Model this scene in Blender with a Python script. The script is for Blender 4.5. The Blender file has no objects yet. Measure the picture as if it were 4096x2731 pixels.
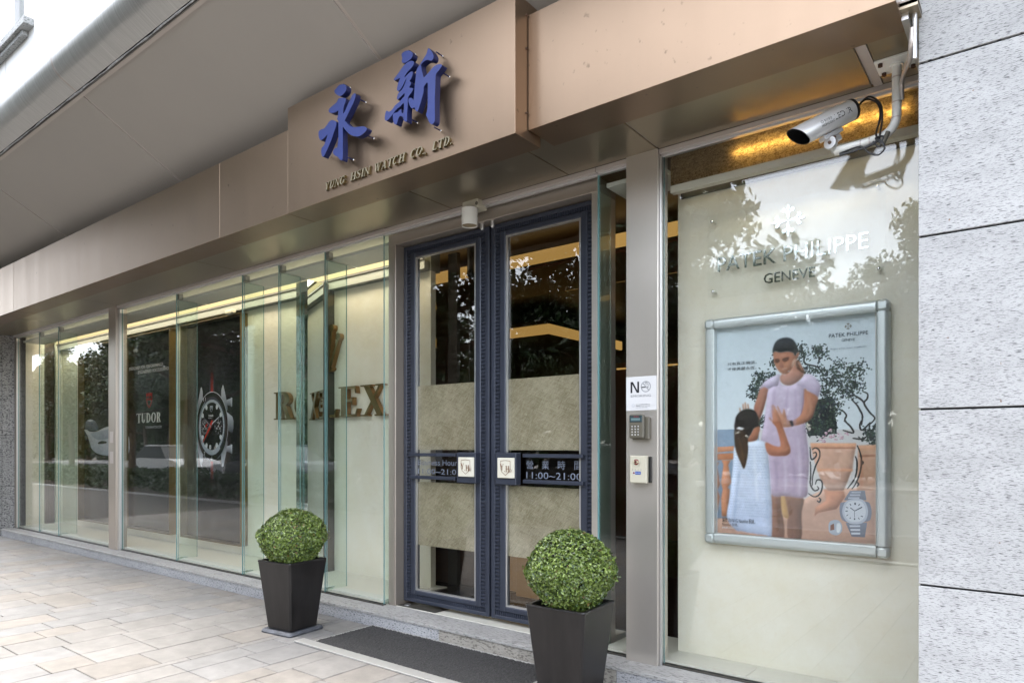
import bpy, bmesh, math, random
import numpy as np
from mathutils import Vector, Matrix, Euler
R = math.radians
SC_ = bpy.context.scene
COL = SC_.collection
# ---------------------------------------------------------------- camera, world, sun, exposure
cd = bpy.data.cameras.new('camera'); cam = bpy.data.objects.new('camera', cd); COL.objects.link(cam)
cam.location = (0, 0, 1.3); cam.rotation_euler = (R(90), 0, R(37.82))
cd.sensor_width = 36; cd.lens = 24.0; cd.shift_y = 0.1022; cd.clip_start = 0.05; cd.clip_end = 800
SC_.camera = cam
W = bpy.data.worlds.new("World"); SC_.world = W; W.use_nodes = True
SUN_EL, SUN_AZ = R(72), R(250)
nt = W.node_tree; nt.nodes.clear()
sky = nt.nodes.new('ShaderNodeTexSky'); sky.sky_type = 'NISHITA'; sky.sun_disc = False
sky.sun_elevation = SUN_EL; sky.sun_rotation = SUN_AZ; sky.air_density = 1.0; sky.dust_density = 2.0; sky.ozone_density = 1.0
bg = nt.nodes.new('ShaderNodeBackground'); bg.inputs['Strength'].default_value = 0.15
wo = nt.nodes.new('ShaderNodeOutputWorld')
hs = nt.nodes.new('ShaderNodeHueSaturation'); hs.inputs['Saturation'].default_value = .36
nt.links.new(sky.outputs[0], hs.inputs['Color']); nt.links.new(hs.outputs[0], bg.inputs[0]); nt.links.new(bg.outputs[0], wo.inputs[0])
ld = bpy.data.lights.new('sun', 'SUN'); ld.energy = 0.8; ld.angle = R(24); ld.color = (1, .95, .88)
sun = bpy.data.objects.new('sun', ld); COL.objects.link(sun)
sdir = Vector((math.sin(SUN_AZ) * math.cos(SUN_EL), math.cos(SUN_AZ) * math.cos(SUN_EL), math.sin(SUN_EL)))
sun.rotation_euler = sdir.to_track_quat('Z', 'Y').to_euler(); sun.location = (-6, -4, 12)
SC_.view_settings.view_transform = 'Standard'; SC_.view_settings.look = 'None'
SC_.view_settings.gamma = 1; SC_.view_settings.use_curve_mapping = False
SC_.view_settings.exposure = 3.2
SC_.cycles.transparent_max_bounces = 32; SC_.cycles.max_bounces = 10; SC_.cycles.glossy_bounces = 5
SC_.cycles.use_denoising = True; SC_.cycles.sample_clamp_indirect = 6
# ---------------------------------------------------------------- helpers
def lin(h):
    v = [int(h[i:i + 2], 16) / 255 for i in (0, 2, 4)]
    return tuple(c / 12.92 if c <= .04045 else ((c + .055) / 1.055) ** 2.4 for c in v)
class MB:
    def __init__(s): s.v = []; s.f = []; s.m = []; s.c = None
    def add(s, vs, fs, m=0):
        o = len(s.v); s.v += [tuple(p) for p in vs]
        s.f += [tuple(i + o for i in f) for f in fs]; s.m += [m] * len(fs); return s
    def box(s, x0, x1, y0, y1, z0, z1, m=0, faces='all'):
        vs = [(x, y, z) for x in (x0, x1) for y in (y0, y1) for z in (z0, z1)]
        fs = [(0, 1, 3, 2), (4, 6, 7, 5), (0, 4, 5, 1), (2, 3, 7, 6), (0, 2, 6, 4), (1, 5, 7, 3)]
        return s.add(vs, fs, m)
    def cbox(s, x0, x1, y0, y1, z0, z1, c=.003, m=0):
        lo, hi = (x0, y0, z0), (x1, y1, z1); vs = []; ix = {}
        for b in range(8):
            sg = [(b >> k) & 1 for k in range(3)]
            for a in range(3):
                p = [(hi[k] if sg[k] else lo[k]) for k in range(3)]
                for k in range(3):
                    if k != a: p[k] += -c if sg[k] else c
                ix[b, a] = len(vs); vs.append(p)
        fs = []
        for a in range(3):
            u, w = [k for k in range(3) if k != a]
            for sgn in (0, 1):
                q = [ix[(sgn << a) | (i << u) | (j << w), a] for i, j in ((0, 0), (1, 0), (1, 1), (0, 1))]
                fs.append(q)
            for i in (0, 1):
                for j in (0, 1):
                    b0 = (i << u) | (j << w); b1 = b0 | (1 << a)
                    fs.append([ix[b0, u], ix[b1, u], ix[b1, w], ix[b0, w]])
        for b in range(8): fs.append([ix[b, 0], ix[b, 1], ix[b, 2]])
        ctr = Vector([(lo[k] + hi[k]) / 2 for k in range(3)]); out = []
        for f in fs:
            P = [Vector(vs[i]) for i in f]; n = (P[1] - P[0]).cross(P[2] - P[0])
            out.append(f if n.dot(P[0] - ctr) > 0 else f[::-1])
        return s.add(vs, out, m)
    def prism(s, pts, y0, y1, m=0, mside=None):
        """polygon in X,Z extruded from the front y0 to the back y1"""
        n = len(pts); a = sum(pts[i][0] * pts[(i + 1) % n][1] - pts[(i + 1) % n][0] * pts[i][1] for i in range(n))
        if a < 0: pts = pts[::-1]
        s.add([(x, y0, z) for x, z in pts] + [(x, y1, z) for x, z in pts], [tuple(range(n)), tuple(range(2 * n - 1, n - 1, -1))], m)
        o = len(s.v) - 2 * n
        s.f += [(o + i, o + n + i, o + n + (i + 1) % n, o + (i + 1) % n) for i in range(n)]; s.m += [m if mside is None else mside] * n
        return s
    def tube(s, pts, r, n=8, m=0, caps=True):
        P = [Vector(p) for p in pts]; rs = r if isinstance(r, (list, tuple)) else [r] * len(P); rings = []
        up = Vector((0.13, .27, .95))
        for i, p in enumerate(P):
            t = (P[min(i + 1, len(P) - 1)] - P[max(i - 1, 0)]).normalized()
            a = t.cross(up)
            if a.length < .05: a = t.cross(Vector((1, 0, 0)))
            a.normalize(); b = t.cross(a); up = a.cross(t) if a.length else up
            rings.append([p + (a * math.cos(q) + b * math.sin(q)) * rs[i] for q in [2 * math.pi * k / n for k in range(n)]])
        vs = [p for r_ in rings for p in r_]; fs = []
        for i in range(len(P) - 1):
            for k in range(n): fs.append((i * n + k, i * n + (k + 1) % n, (i + 1) * n + (k + 1) % n, (i + 1) * n + k))
        if caps: fs += [tuple(range(n))[::-1], tuple((len(P) - 1) * n + k for k in range(n))]
        return s.add(vs, fs, m)
    def cyl(s, c, r, axis, h, n=16, m=0):
        d = Vector(axis).normalized(); c = Vector(c); return s.tube([c, c + d * h], r, n, m)
    def ball(s, c, r, nu=12, nv=8, m=0, sc=(1, 1, 1)):
        vs = []; fs = []
        for j in range(nv + 1):
            t = math.pi * j / nv
            for i in range(nu):
                a = 2 * math.pi * i / nu
                vs.append((c[0] + r * sc[0] * math.sin(t) * math.cos(a), c[1] + r * sc[1] * math.sin(t) * math.sin(a), c[2] + r * sc[2] * math.cos(t)))
        for j in range(nv):
            for i in range(nu): fs.append((j * nu + i, (j + 1) * nu + i, (j + 1) * nu + (i + 1) % nu, j * nu + (i + 1) % nu))
        return s.add(vs, fs, m)
    def build(s, name, mats, parent=None, loc=None, smooth=False, rot=None, **tags):
        me = bpy.data.meshes.new(name); me.from_pydata(s.v, [], s.f)
        for m in (mats if isinstance(mats, (list, tuple)) else [mats]): me.materials.append(m)
        if any(s.m): me.polygons.foreach_set('material_index', s.m)
        if s.c is not None:
            at = me.color_attributes.new('tint', 'FLOAT_COLOR', 'POINT')
            at.data.foreach_set('color', [x for c in s.c for x in (c[0] * ALB, c[1] * ALB, c[2] * ALB, 1)])
        if smooth:
            me.polygons.foreach_set('use_smooth', [True] * len(me.polygons))
            if smooth != 'all' and hasattr(me, 'set_sharp_from_angle'): me.set_sharp_from_angle(angle=R(40))
        me.validate(); me.update()
        return link(name, me, parent, loc, rot, **tags)
def link(name, me, parent=None, loc=None, rot=None, **tags):
    o = bpy.data.objects.new(name, me); COL.objects.link(o)
    if parent is not None: o.parent = parent
    if loc is not None: o.location = loc
    if rot is not None: o.rotation_euler = rot
    for k, v in tags.items(): o[k] = v
    return o
def thing(name, label, cat, group=None, loc=(0, 0, 0), rot=None):
    t = {'label': label, 'category': cat}
    if group: t['group'] = group
    return link(name, None, None, loc, rot, **t)
def catmull(P, n=4, closed=True):
    out = []; N = len(P)
    for i in range(N if closed else N - 1):
        if closed: a, b, c, d = P[i - 1], P[i], P[(i + 1) % N], P[(i + 2) % N]
        else: a, b, c, d = P[max(i - 1, 0)], P[i], P[i + 1], P[min(i + 2, N - 1)]
        for k in range(n):
            t = k / n
            out.append(tuple(.5 * (2 * b[j] + (c[j] - a[j]) * t + (2 * a[j] - 5 * b[j] + 4 * c[j] - d[j]) * t * t + (3 * b[j] - a[j] - 3 * c[j] + d[j]) * t ** 3) for j in range(len(b))))
    if not closed: out.append(tuple(P[-1]))
    return out
def text_mesh(body, depth=0.0, res=2):
    cu = bpy.data.curves.new('text', 'FONT'); cu.body = body; cu.size = 1; cu.extrude = depth; cu.resolution_u = res
    o = bpy.data.objects.new('text', cu); COL.objects.link(o)
    me = bpy.data.meshes.new_from_object(o.evaluated_get(bpy.context.evaluated_depsgraph_get()))
    vs = [tuple(v.co) for v in me.vertices]; fs = [tuple(p.vertices) for p in me.polygons]
    bpy.data.objects.remove(o); bpy.data.curves.remove(cu); bpy.data.meshes.remove(me)
    return vs, fs
def text_fit(body, x0, x1, z0, z1, y, depth=.0005, shear=0.0):
    """letters as upright geometry facing -Y whose bounding box is x0..x1, z0..z1; front face at y"""
    vs, fs = text_mesh(body, .5)
    xs = [v[0] for v in vs]; ys = [v[1] for v in vs]
    ax, bx, ay, by = min(xs), max(xs), min(ys), max(ys); out = []
    for v in vs:
        t = (v[1] - ay) / (by - ay)
        out.append((x0 + (v[0] - ax) / (bx - ax) * (x1 - x0) + shear * t * (z1 - z0), y + (0.5 - v[2]) * depth, z0 + t * (z1 - z0)))
    return out, fs
class Print:
    """flat printed artwork: coloured polygons stacked a fraction of a millimetre apart"""
    def __init__(s, x0, z0, y, step=.00015): s.o = (x0, z0); s.y = y; s.k = 0; s.step = step; s.mb = MB(); s.mb.c = []
    def poly(s, pts, col, col2=None, smooth=0, lay=None):
        if smooth: pts = catmull(pts, smooth)
        if lay is None: s.k += 1; lay = s.k
        n = len(pts); a = sum(pts[i][0] * pts[(i + 1) % n][1] - pts[(i + 1) % n][0] * pts[i][1] for i in range(n))
        if a < 0: pts = pts[::-1]
        c1 = lin(col); c2 = lin(col2 or col); zs = [p[1] for p in pts]; hi, lo = max(zs), min(zs)
        for p in pts:
            t = (hi - p[1]) / (hi - lo + 1e-9); s.mb.c.append(tuple(c1[i] * (1 - t) + c2[i] * t for i in range(3)))
        s.mb.add([(s.o[0] + p[0] / 1000, s.y - lay * s.step, s.o[1] + p[1] / 1000) for p in pts], [tuple(range(n))])
    def ring(s, cx, cz, rx, rz, w, col, a0=0, a1=360, n=40, lay=None):
        if lay is None: s.k += 1; lay = s.k
        A = [R(a0 + (a1 - a0) * i / n) for i in range(n + 1)]
        for i in range(n):
            q = [(cx + f * math.sin(a), cz + g * math.cos(a)) for a, f, g in ((A[i], rx, rz), (A[i + 1], rx, rz), (A[i + 1], rx - w, rz - w * rz / rx), (A[i], rx - w, rz - w * rz / rx))]
            s.poly(q, col, lay=lay)
    def disc(s, cx, cz, rx, rz, col, col2=None, n=28, lay=None):
        s.poly([(cx + rx * math.cos(2 * math.pi * i / n), cz + rz * math.sin(2 * math.pi * i / n)) for i in range(n)], col, col2, lay=lay)
    def stroke(s, pts, w, col, lay=None):
        if lay is None: s.k += 1; lay = s.k
        pts = catmull(pts, 4, False)
        for i in range(len(pts) - 1):
            a, b = Vector(pts[i]), Vector(pts[i + 1]); d = b - a
            if d.length < 1e-6: continue
            d.normalize(); q = Vector((-d.y, d.x)) * w / 2; a = a - d * w * .15
            s.poly([a + q, a - q, b - q, b + q], col, lay=lay + (i % 2) * .4)
    def text(s, body, x0, x1, z0, z1, col, shear=0):
        s.k += 1; vs, fs = text_fit(body, x0 / 1000 + s.o[0], x1 / 1000 + s.o[0], z0 / 1000 + s.o[1], z1 / 1000 + s.o[1], s.y - s.k * s.step, .00005, shear)
        s.mb.c += [lin(col)] * len(vs); s.mb.add(vs, fs)
    def glyphs(s, polys, col):
        for p in polys: s.poly(p, col)
    def build(s, name, mat, parent): return s.mb.build(name, mat, parent)
# serif capitals drawn as strokes: each entry is (advance, [polygons]) on a unit cap height
def serif(ch, tk=.17, th=.085):
    P = []; sf = .05
    def st(x, w=tk, y0=0, y1=1, b=1, t=1):
        P.append([(x, y0), (x + w, y0), (x + w, y1), (x, y1)])
        if b: P.append([(x - .09, y0), (x + w + .09, y0), (x + w + .09, y0 + sf), (x - .09, y0 + sf)])
        if t: P.append([(x - .09, y1 - sf), (x + w + .09, y1 - sf), (x + w + .09, y1), (x - .09, y1)])
    def dg(x0, y0, x1, y1, w): P.append([(x0, y0), (x0 + w, y0), (x1 + w, y1), (x1, y1)])
    def bar(x0, x1, y, h=th): P.append([(x0, y), (x1, y), (x1, y + h), (x0, y + h)])
    def sr(x, y, w): P.append([(x - .09, y), (x + w + .09, y), (x + w + .09, y + sf), (x - .09, y + sf)])
    def arc(cx, cy, rx, ry, a0, a1, wx=tk, wy=th, n=12):
        o = []; i_ = []
        for k in range(n + 1):
            a = R(a0 + (a1 - a0) * k / n); c, q = math.cos(a), math.sin(a)
            o.append((cx + rx * c, cy + ry * q)); i_.append((cx + (rx - wx) * c, cy + (ry - wy) * q))
        for k in range(n): P.append([o[k], o[k + 1], i_[k + 1], i_[k]])
    w = .8
    if ch == 'I': st(.1); w = .42
    elif ch == 'H': st(.1); st(.63); bar(.25, .66, .48); w = .94
    elif ch == 'L': st(.1); bar(.25, .68, 0); dg(.6, 0, .66, .28, .05); w = .74
    elif ch == 'E': st(.1); bar(.25, .66, 0); bar(.25, .62, 1 - th); bar(.25, .5, .49); dg(.58, 0, .66, .26, .05); dg(.6, .76, .57, 1, .05); P.append([(.47, .38), (.52, .38), (.52, .64), (.47, .64)]); w = .76
    elif ch == 'T': st(.32, t=0); bar(.02, .8, 1 - th); P.append([(.02, .76), (.07, .76), (.1, 1), (.02, 1)]); P.append([(.75, .76), (.8, .76), (.8, 1), (.72, 1)]); w = .84
    elif ch == 'U': st(.1, y0=.3, b=0); st(.66, .07, y0=.3, b=0); arc(.415, .32, .315, .33, 180, 360); w = .88
    elif ch == 'N': st(.08, .065); st(.7, .065, b=0); dg(.64, 0, .06, 1, .14); w = .88
    elif ch == 'Y': st(.33, y1=.46, t=0); dg(.33, .42, .05, 1, .17); dg(.42, .42, .7, 1, .065); sr(.06, .95, .15); sr(.69, .95, .07); w = .84
    elif ch == 'A': dg(.12, 0, .4, 1, .065); dg(.6, 0, .33, 1, .17); bar(.22, .62, .3); sr(.11, 0, .07); sr(.6, 0, .17); w = .88
    elif ch == 'W': dg(.28, 0, .03, 1, .15); dg(.28, 0, .52, 1, .065); dg(.68, 0, .42, 1, .15); dg(.7, 0, .96, 1, .065); sr(.05, .95, .13); sr(.45, .95, .1); sr(.93, .95, .07); w = 1.12
    elif ch == 'X': dg(.56, 0, .08, 1, .19); dg(.1, 0, .62, 1, .075); sr(.08, .95, .19); sr(.58, .95, .1); sr(.08, 0, .08); sr(.56, 0, .19); w = .86
    elif ch == 'O': arc(.45, .5, .42, .52, 0, 360, n=28); w = .92
    elif ch == 'C': arc(.45, .5, .42, .52, 48, 312, n=24); P.append([(.7, .68), (.76, .68), (.76, 1), (.7, .93)]); w = .86
    elif ch == 'G': arc(.45, .5, .42, .52, 48, 325, n=24); P.append([(.7, .68), (.76, .68), (.76, 1), (.7, .93)]); st(.66, .14, y0=.08, y1=.44, b=0); w = .92
    elif ch == 'D': st(.1); arc(.32, .5, .5, .5, -90, 90); bar(.25, .34, 0); bar(.25, .34, 1 - th); w = .9
    elif ch == 'R': st(.1); arc(.4, .74, .29, .26, -90, 90); bar(.25, .42, 1 - th); bar(.25, .42, .48); dg(.6, 0, .38, .5, .17); sr(.6, 0, .15); w = .84
    elif ch == 'S':
        pts = [(.56, .80), (.5, .92), (.36, .97), (.2, .92), (.13, .78), (.2, .64), (.38, .53), (.54, .4), (.6, .24), (.52, .1), (.34, .03), (.16, .08), (.09, .22)]
        ws = [.05, .05, .06, .09, .13, .16, .18, .16, .13, .09, .06, .05, .05]
        for i in range(len(pts) - 1):
            a, b = Vector(pts[i]), Vector(pts[i + 1]); d = (b - a).normalized(); q = Vector((-d.y, d.x))
            P.append([tuple(a + q * ws[i] / 2), tuple(a - q * ws[i] / 2), tuple(b - q * ws[i + 1] / 2), tuple(b + q * ws[i + 1] / 2)])
        P.append([(.53, .7), (.58, .7), (.6, .98), (.55, .98)]); P.append([(.07, .02), (.12, .02), (.14, .3), (.08, .3)]); w = .7
    elif ch == '.': P.append([(.06, 0), (.18, 0), (.2, .06), (.18, .13), (.06, .13), (.04, .06)]); w = .26
    elif ch == ',': P.append([(.06, .02), (.18, .13), (.06, .13)]); P.append([(.1, -.16), (.14, -.16), (.2, .1), (.1, .1)]); w = .26
    return w, P
def serif_word(word, tk=.17):
    x = 0; out = []
    for ch in word:
        if ch == ' ': x += .45; continue
        w, P = serif(ch, tk); out.append((ch, [[(px + x, pz) for px, pz in p] for p in P])); x += w + .03
    return out, x
# ---------------------------------------------------------------- materials
MATS = {}
ALB = .64     # albedo level shared by the surfaces below: the picture is exposed for the shade under the canopy
KEEP = {'white_panel_wall', 'brushed_steel', 'chrome', 'satin_letter', 'dark_mirror', 'silver_housing', 'white_paint', 'aluminium', 'bark', 'asphalt', 'soil', 'navy_door_metal', 'champagne_pillar', 'taupe_frame', 'pale_track', 'satin_aluminium_frame'}
def mat(name, col=(.5, .5, .5), rough=.5, metal=0.0, spec=.5, var=0.0, vscale=3.0, bump=0.0, bscale=60.0, stretch=(1, 1, 1), col2=None, coat=0.0, emit=None, es=0.0, tint=False, rand=0.0, grime=0.0):
    if isinstance(col, str): col = lin(col)
    if isinstance(col2, str): col2 = lin(col2)
    kk = 1 if name in KEEP else ALB; col = tuple(c * kk for c in col); col2 = tuple(c * kk for c in col2) if col2 else None
    m = bpy.data.materials.new(name); m.use_nodes = True; t = m.node_tree; N = t.nodes; Lk = t.links
    b = N['Principled BSDF']; b.inputs['Base Color'].default_value = (*col, 1); b.inputs['Roughness'].default_value = rough
    b.inputs['Metallic'].default_value = metal; b.inputs['Specular IOR Level'].default_value = spec; b.inputs['Coat Weight'].default_value = coat
    if emit: b.inputs['Emission Color'].default_value = (*emit, 1); b.inputs['Emission Strength'].default_value = es
    src = None
    if tint:
        a = N.new('ShaderNodeVertexColor'); a.layer_name = 'tint'; src = a.outputs['Color']; Lk.new(src, b.inputs['Base Color'])
    if var or bump or col2:
        tc = N.new('ShaderNodeTexCoord'); mp = N.new('ShaderNodeMapping'); mp.inputs['Scale'].default_value = stretch
        geo = N.new('ShaderNodeNewGeometry'); Lk.new(geo.outputs['Position'], mp.inputs['Vector'])
    if var or col2:
        n = N.new('ShaderNodeTexNoise'); n.inputs['Scale'].default_value = vscale; n.inputs['Detail'].default_value = 6; n.inputs['Roughness'].default_value = .6
        Lk.new(mp.outputs[0], n.inputs['Vector'])
        rp = N.new('ShaderNodeValToRGB'); rp.color_ramp.elements[0].position = .32; rp.color_ramp.elements[1].position = .68
        c2 = col2 or tuple(min(1, c * (1 + var)) for c in col); c1 = col if col2 else tuple(c * (1 - var) for c in col)
        rp.color_ramp.elements[0].color = (*c1, 1); rp.color_ramp.elements[1].color = (*c2, 1)
        Lk.new(n.outputs['Fac'], rp.inputs[0]); src = rp.outputs[0]; Lk.new(src, b.inputs['Base Color'])
        rr = N.new('ShaderNodeMapRange'); rr.inputs['To Min'].default_value = rough * .82; rr.inputs['To Max'].default_value = min(1, rough * 1.2)
        Lk.new(n.outputs['Fac'], rr.inputs[0]); Lk.new(rr.outputs[0], b.inputs['Roughness'])
    if rand:
        oi = N.new('ShaderNodeObjectInfo'); h = N.new('ShaderNodeHueSaturation'); mr = N.new('ShaderNodeMapRange')
        mr.inputs['To Min'].default_value = 1 - rand; mr.inputs['To Max'].default_value = 1 + rand
        Lk.new(oi.outputs['Random'], mr.inputs[0]); Lk.new(mr.outputs[0], h.inputs['Value'])
        if src: Lk.new(src, h.inputs['Color'])
        else: h.inputs['Color'].default_value = (*col, 1)
        Lk.new(h.outputs[0], b.inputs['Base Color'])
    if grime:
        n3 = N.new('ShaderNodeTexNoise'); n3.inputs['Scale'].default_value = 1.3; n3.inputs['Detail'].default_value = 8; n3.inputs['Roughness'].default_value = .65; Lk.new(geo.outputs['Position'], n3.inputs['Vector'])
        r3 = N.new('ShaderNodeMapRange'); r3.inputs['From Min'].default_value = .3; r3.inputs['From Max'].default_value = .7; r3.inputs['To Min'].default_value = 1 - grime; r3.inputs['To Max'].default_value = 1.05; Lk.new(n3.outputs['Fac'], r3.inputs[0])
        n4 = N.new('ShaderNodeTexNoise'); n4.inputs['Scale'].default_value = 24; n4.inputs['Detail'].default_value = 2; Lk.new(geo.outputs['Position'], n4.inputs['Vector'])
        r4 = N.new('ShaderNodeMapRange'); r4.inputs['From Min'].default_value = .22; r4.inputs['From Max'].default_value = .30; r4.inputs['To Min'].default_value = .62; r4.inputs['To Max'].default_value = 1; Lk.new(n4.outputs['Fac'], r4.inputs[0])
        mm_ = N.new('ShaderNodeMath'); mm_.operation = 'MULTIPLY'; Lk.new(r3.outputs[0], mm_.inputs[0]); Lk.new(r4.outputs[0], mm_.inputs[1])
        h3 = N.new('ShaderNodeHueSaturation'); Lk.new(mm_.outputs[0], h3.inputs['Value']); Lk.new(b.inputs['Base Color'].links[0].from_socket, h3.inputs['Color']); Lk.new(h3.outputs[0], b.inputs['Base Color'])
    if bump:
        n2 = N.new('ShaderNodeTexNoise'); n2.inputs['Scale'].default_value = bscale; n2.inputs['Detail'].default_value = 5
        Lk.new(mp.outputs[0], n2.inputs['Vector'])
        bp = N.new('ShaderNodeBump'); bp.inputs['Strength'].default_value = bump; bp.inputs['Distance'].default_value = .01
        Lk.new(n2.outputs['Fac'], bp.inputs['Height']); Lk.new(bp.outputs[0], b.inputs['Normal'])
    MATS[name] = m; return m
def granite(name, base, dark, sx, sz, thr, flip=False, rust=True, rand=.06):
    m = mat(name, base, rough=.55, spec=.4); base = tuple(c * ALB for c in base); t = m.node_tree; N = t.nodes; Lk = t.links; b = N['Principled BSDF']
    g = N.new('ShaderNodeNewGeometry')
    def noise(scale, st, rot=0, det=3):
        mp = N.new('ShaderNodeMapping'); mp.inputs['Scale'].default_value = st; mp.inputs['Rotation'].default_value = (0, rot, 0)
        n = N.new('ShaderNodeTexNoise'); n.inputs['Scale'].default_value = scale; n.inputs['Detail'].default_value = det
        Lk.new(g.outputs['Position'], mp.inputs[0]); Lk.new(mp.outputs[0], n.inputs['Vector']); return n.outputs['Fac']
    st = (sx, sx, sz) if not flip else (sx, sz, sz)
    def ramp(src, p0, p1, c0, c1):
        r = N.new('ShaderNodeValToRGB'); r.color_ramp.elements[0].position = p0; r.color_ramp.elements[1].position = p1
        r.color_ramp.elements[0].color = (*c0, 1); r.color_ramp.elements[1].color = (*c1, 1); Lk.new(src, r.inputs[0]); return r.outputs[0]
    def mix(a, b_, kind='MULTIPLY', f=1.0):
        x = N.new('ShaderNodeMix'); x.data_type = 'RGBA'; x.blend_type = kind; x.inputs['Factor'].default_value = f
        Lk.new(a, x.inputs[6]); Lk.new(b_, x.inputs[7]); return x.outputs[2]
    W1 = (1, 1, 1)
    d = ramp(noise(1.0, st, R(2)), thr - .045, thr + .02, dark, W1)
    d2 = ramp(noise(2.1, st, R(-3)), thr - .06, thr + .01, tuple(c * 1.6 for c in dark), W1)
    cl = ramp(noise(5, (1, 1, 2.2)), .3, .7, tuple(c * .86 for c in base), tuple(min(1, c * 1.06) for c in base))
    col = mix(mix(cl, d), d2)
    if rust: col = mix(col, ramp(noise(38, (1, 1, 1), 0, 2), .235, .27, (.55, .36, .26), W1))
    oi = N.new('ShaderNodeObjectInfo'); h = N.new('ShaderNodeHueSaturation'); mr = N.new('ShaderNodeMapRange')
    mr.inputs['To Min'].default_value = 1 - rand; mr.inputs['To Max'].default_value = 1 + rand * .5
    Lk.new(oi.outputs['Random'], mr.inputs[0]); Lk.new(mr.outputs[0], h.inputs['Value']); Lk.new(col, h.inputs['Color']); Lk.new(h.outputs[0], b.inputs['Base Color'])
    bp = N.new('ShaderNodeBump'); bp.inputs['Strength'].default_value = .25; bp.inputs['Distance'].default_value = .004
    Lk.new(noise(140, (1, 1, 1)), bp.inputs['Height']); Lk.new(bp.outputs[0], b.inputs['Normal'])
    return m
def glass(name, tint, ior=1.62, rough=0.0):
    m = bpy.data.materials.new(name); m.use_nodes = True; t = m.node_tree; N = t.nodes; N.clear()
    o = N.new('ShaderNodeOutputMaterial'); tr = N.new('ShaderNodeBsdfTransparent'); gl = N.new('ShaderNodeBsdfGlossy'); fr = N.new('ShaderNodeFresnel'); mx = N.new('ShaderNodeMixShader')
    tr.inputs[0].default_value = (*tint, 1); gl.inputs['Roughness'].default_value = rough; ge = N.new('ShaderNodeNewGeometry'); mr = N.new('ShaderNodeMapRange'); mr.inputs['To Min'].default_value = ior; mr.inputs['To Max'].default_value = 1 / ior
    t.links.new(ge.outputs['Backfacing'], mr.inputs[0]); t.links.new(mr.outputs[0], fr.inputs['IOR'])
    t.links.new(fr.outputs[0], mx.inputs[0]); t.links.new(tr.outputs[0], mx.inputs[1]); t.links.new(gl.outputs[0], mx.inputs[2]); t.links.new(mx.outputs[0], o.inputs[0])
    MATS[name] = m; return m
def emit(name, col, s):
    m = bpy.data.materials.new(name); m.use_nodes = True; N = m.node_tree.nodes; N.clear()
    o = N.new('ShaderNodeOutputMaterial'); e = N.new('ShaderNodeEmission'); e.inputs[0].default_value = (*col, 1); e.inputs[1].default_value = s
    m.node_tree.links.new(e.outputs[0], o.inputs[0]); MATS[name] = m; return m
BRONZE = mat('bronze_sheet', (.42, .30, .208), .38, .92, var=.03, vscale=2.2, stretch=(3, 3, .22), grime=.05)
SOFFIT = mat('champagne_sheet', (.47, .40, .29), .30, .85, var=.03, vscale=1.5)
CHAMP = mat('champagne_pillar', (.56, .52, .47), .32, .75, var=.03, vscale=2)
FRAMEM = mat('taupe_frame', (.40, .35, .30), .35, .7, var=.04, vscale=2)
ALU = mat('aluminium', (.62, .62, .62), .35, .9)
PINKALU = mat('pale_track', (.55, .50, .47), .4, .6)
CANOPY = mat('canopy_paint', (.52, .475, .425), .6, 0, var=.04, vscale=.8)
SEAL = mat('sealant', (.66, .58, .52), .7)
CAULK = mat('old_caulk', (.55, .55, .56), .8, var=.4, vscale=30, bump=.6, bscale=60)
BRUSHED = mat('brushed_steel', (.46, .455, .44), .42, .85, var=.24, vscale=1, stretch=(200, 2, 2))
WHITEWALL = mat('white_panel_wall', (.80, .80, .79), .6, var=.02, vscale=1)
SILL = granite('granite_sill', (.50, .51, .50), (.45, .46, .47), 60, 120, .44, rust=False)
GRAN = granite('white_granite', (.61, .61, .605), (.24, .24, .25), 36, 330, .402)
GRAN2 = granite('plinth_granite', (.56, .56, .57), (.30, .31, .34), 45, 170, .42)
GRAN3 = granite('weathered_granite', (.46, .43, .38), (.5, .49, .48), 40, 110, .43)
GRANTOP = granite('plinth_top_granite', (.54, .525, .50), (.5, .5, .5), 30, 140, .43, flip=True)
GRANL = granite('grey_granite', (.45, .44, .43), (.32, .32, .33), 40, 60, .45)
JOINT = mat('dark_joint', (.03, .03, .03), .9)
PAVER = mat('sandstone_paver', (.30, .282, .26), .75, var=.16, vscale=9, bump=.25, bscale=180, rand=.06, grime=.22)
PAVT = mat('tan_paver', (.30, .272, .24), .75, var=.16, vscale=9, bump=.25, bscale=180, rand=.06, grime=.22)
PAVG = mat('grey_paver', (.28, .27, .258), .75, var=.16, vscale=9, bump=.25, bscale=180, rand=.06, grime=.22)
MORTAR = mat('sand_joint', (.10, .09, .08), .95)
ASPH = mat('asphalt', (.055, .055, .057), .85, var=.2, vscale=20, bump=.3, bscale=200)
SOIL = mat('soil', (.07, .055, .04), .95, var=.3, vscale=20, bump=.5, bscale=60)
KERB = mat('kerb_stone', (.42, .41, .39), .8, var=.1, vscale=8)
MARBLE = mat('cream_marble', (.90, .85, .68), .35, col2=(.96, .93, .80), vscale=5, spec=.4)
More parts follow.
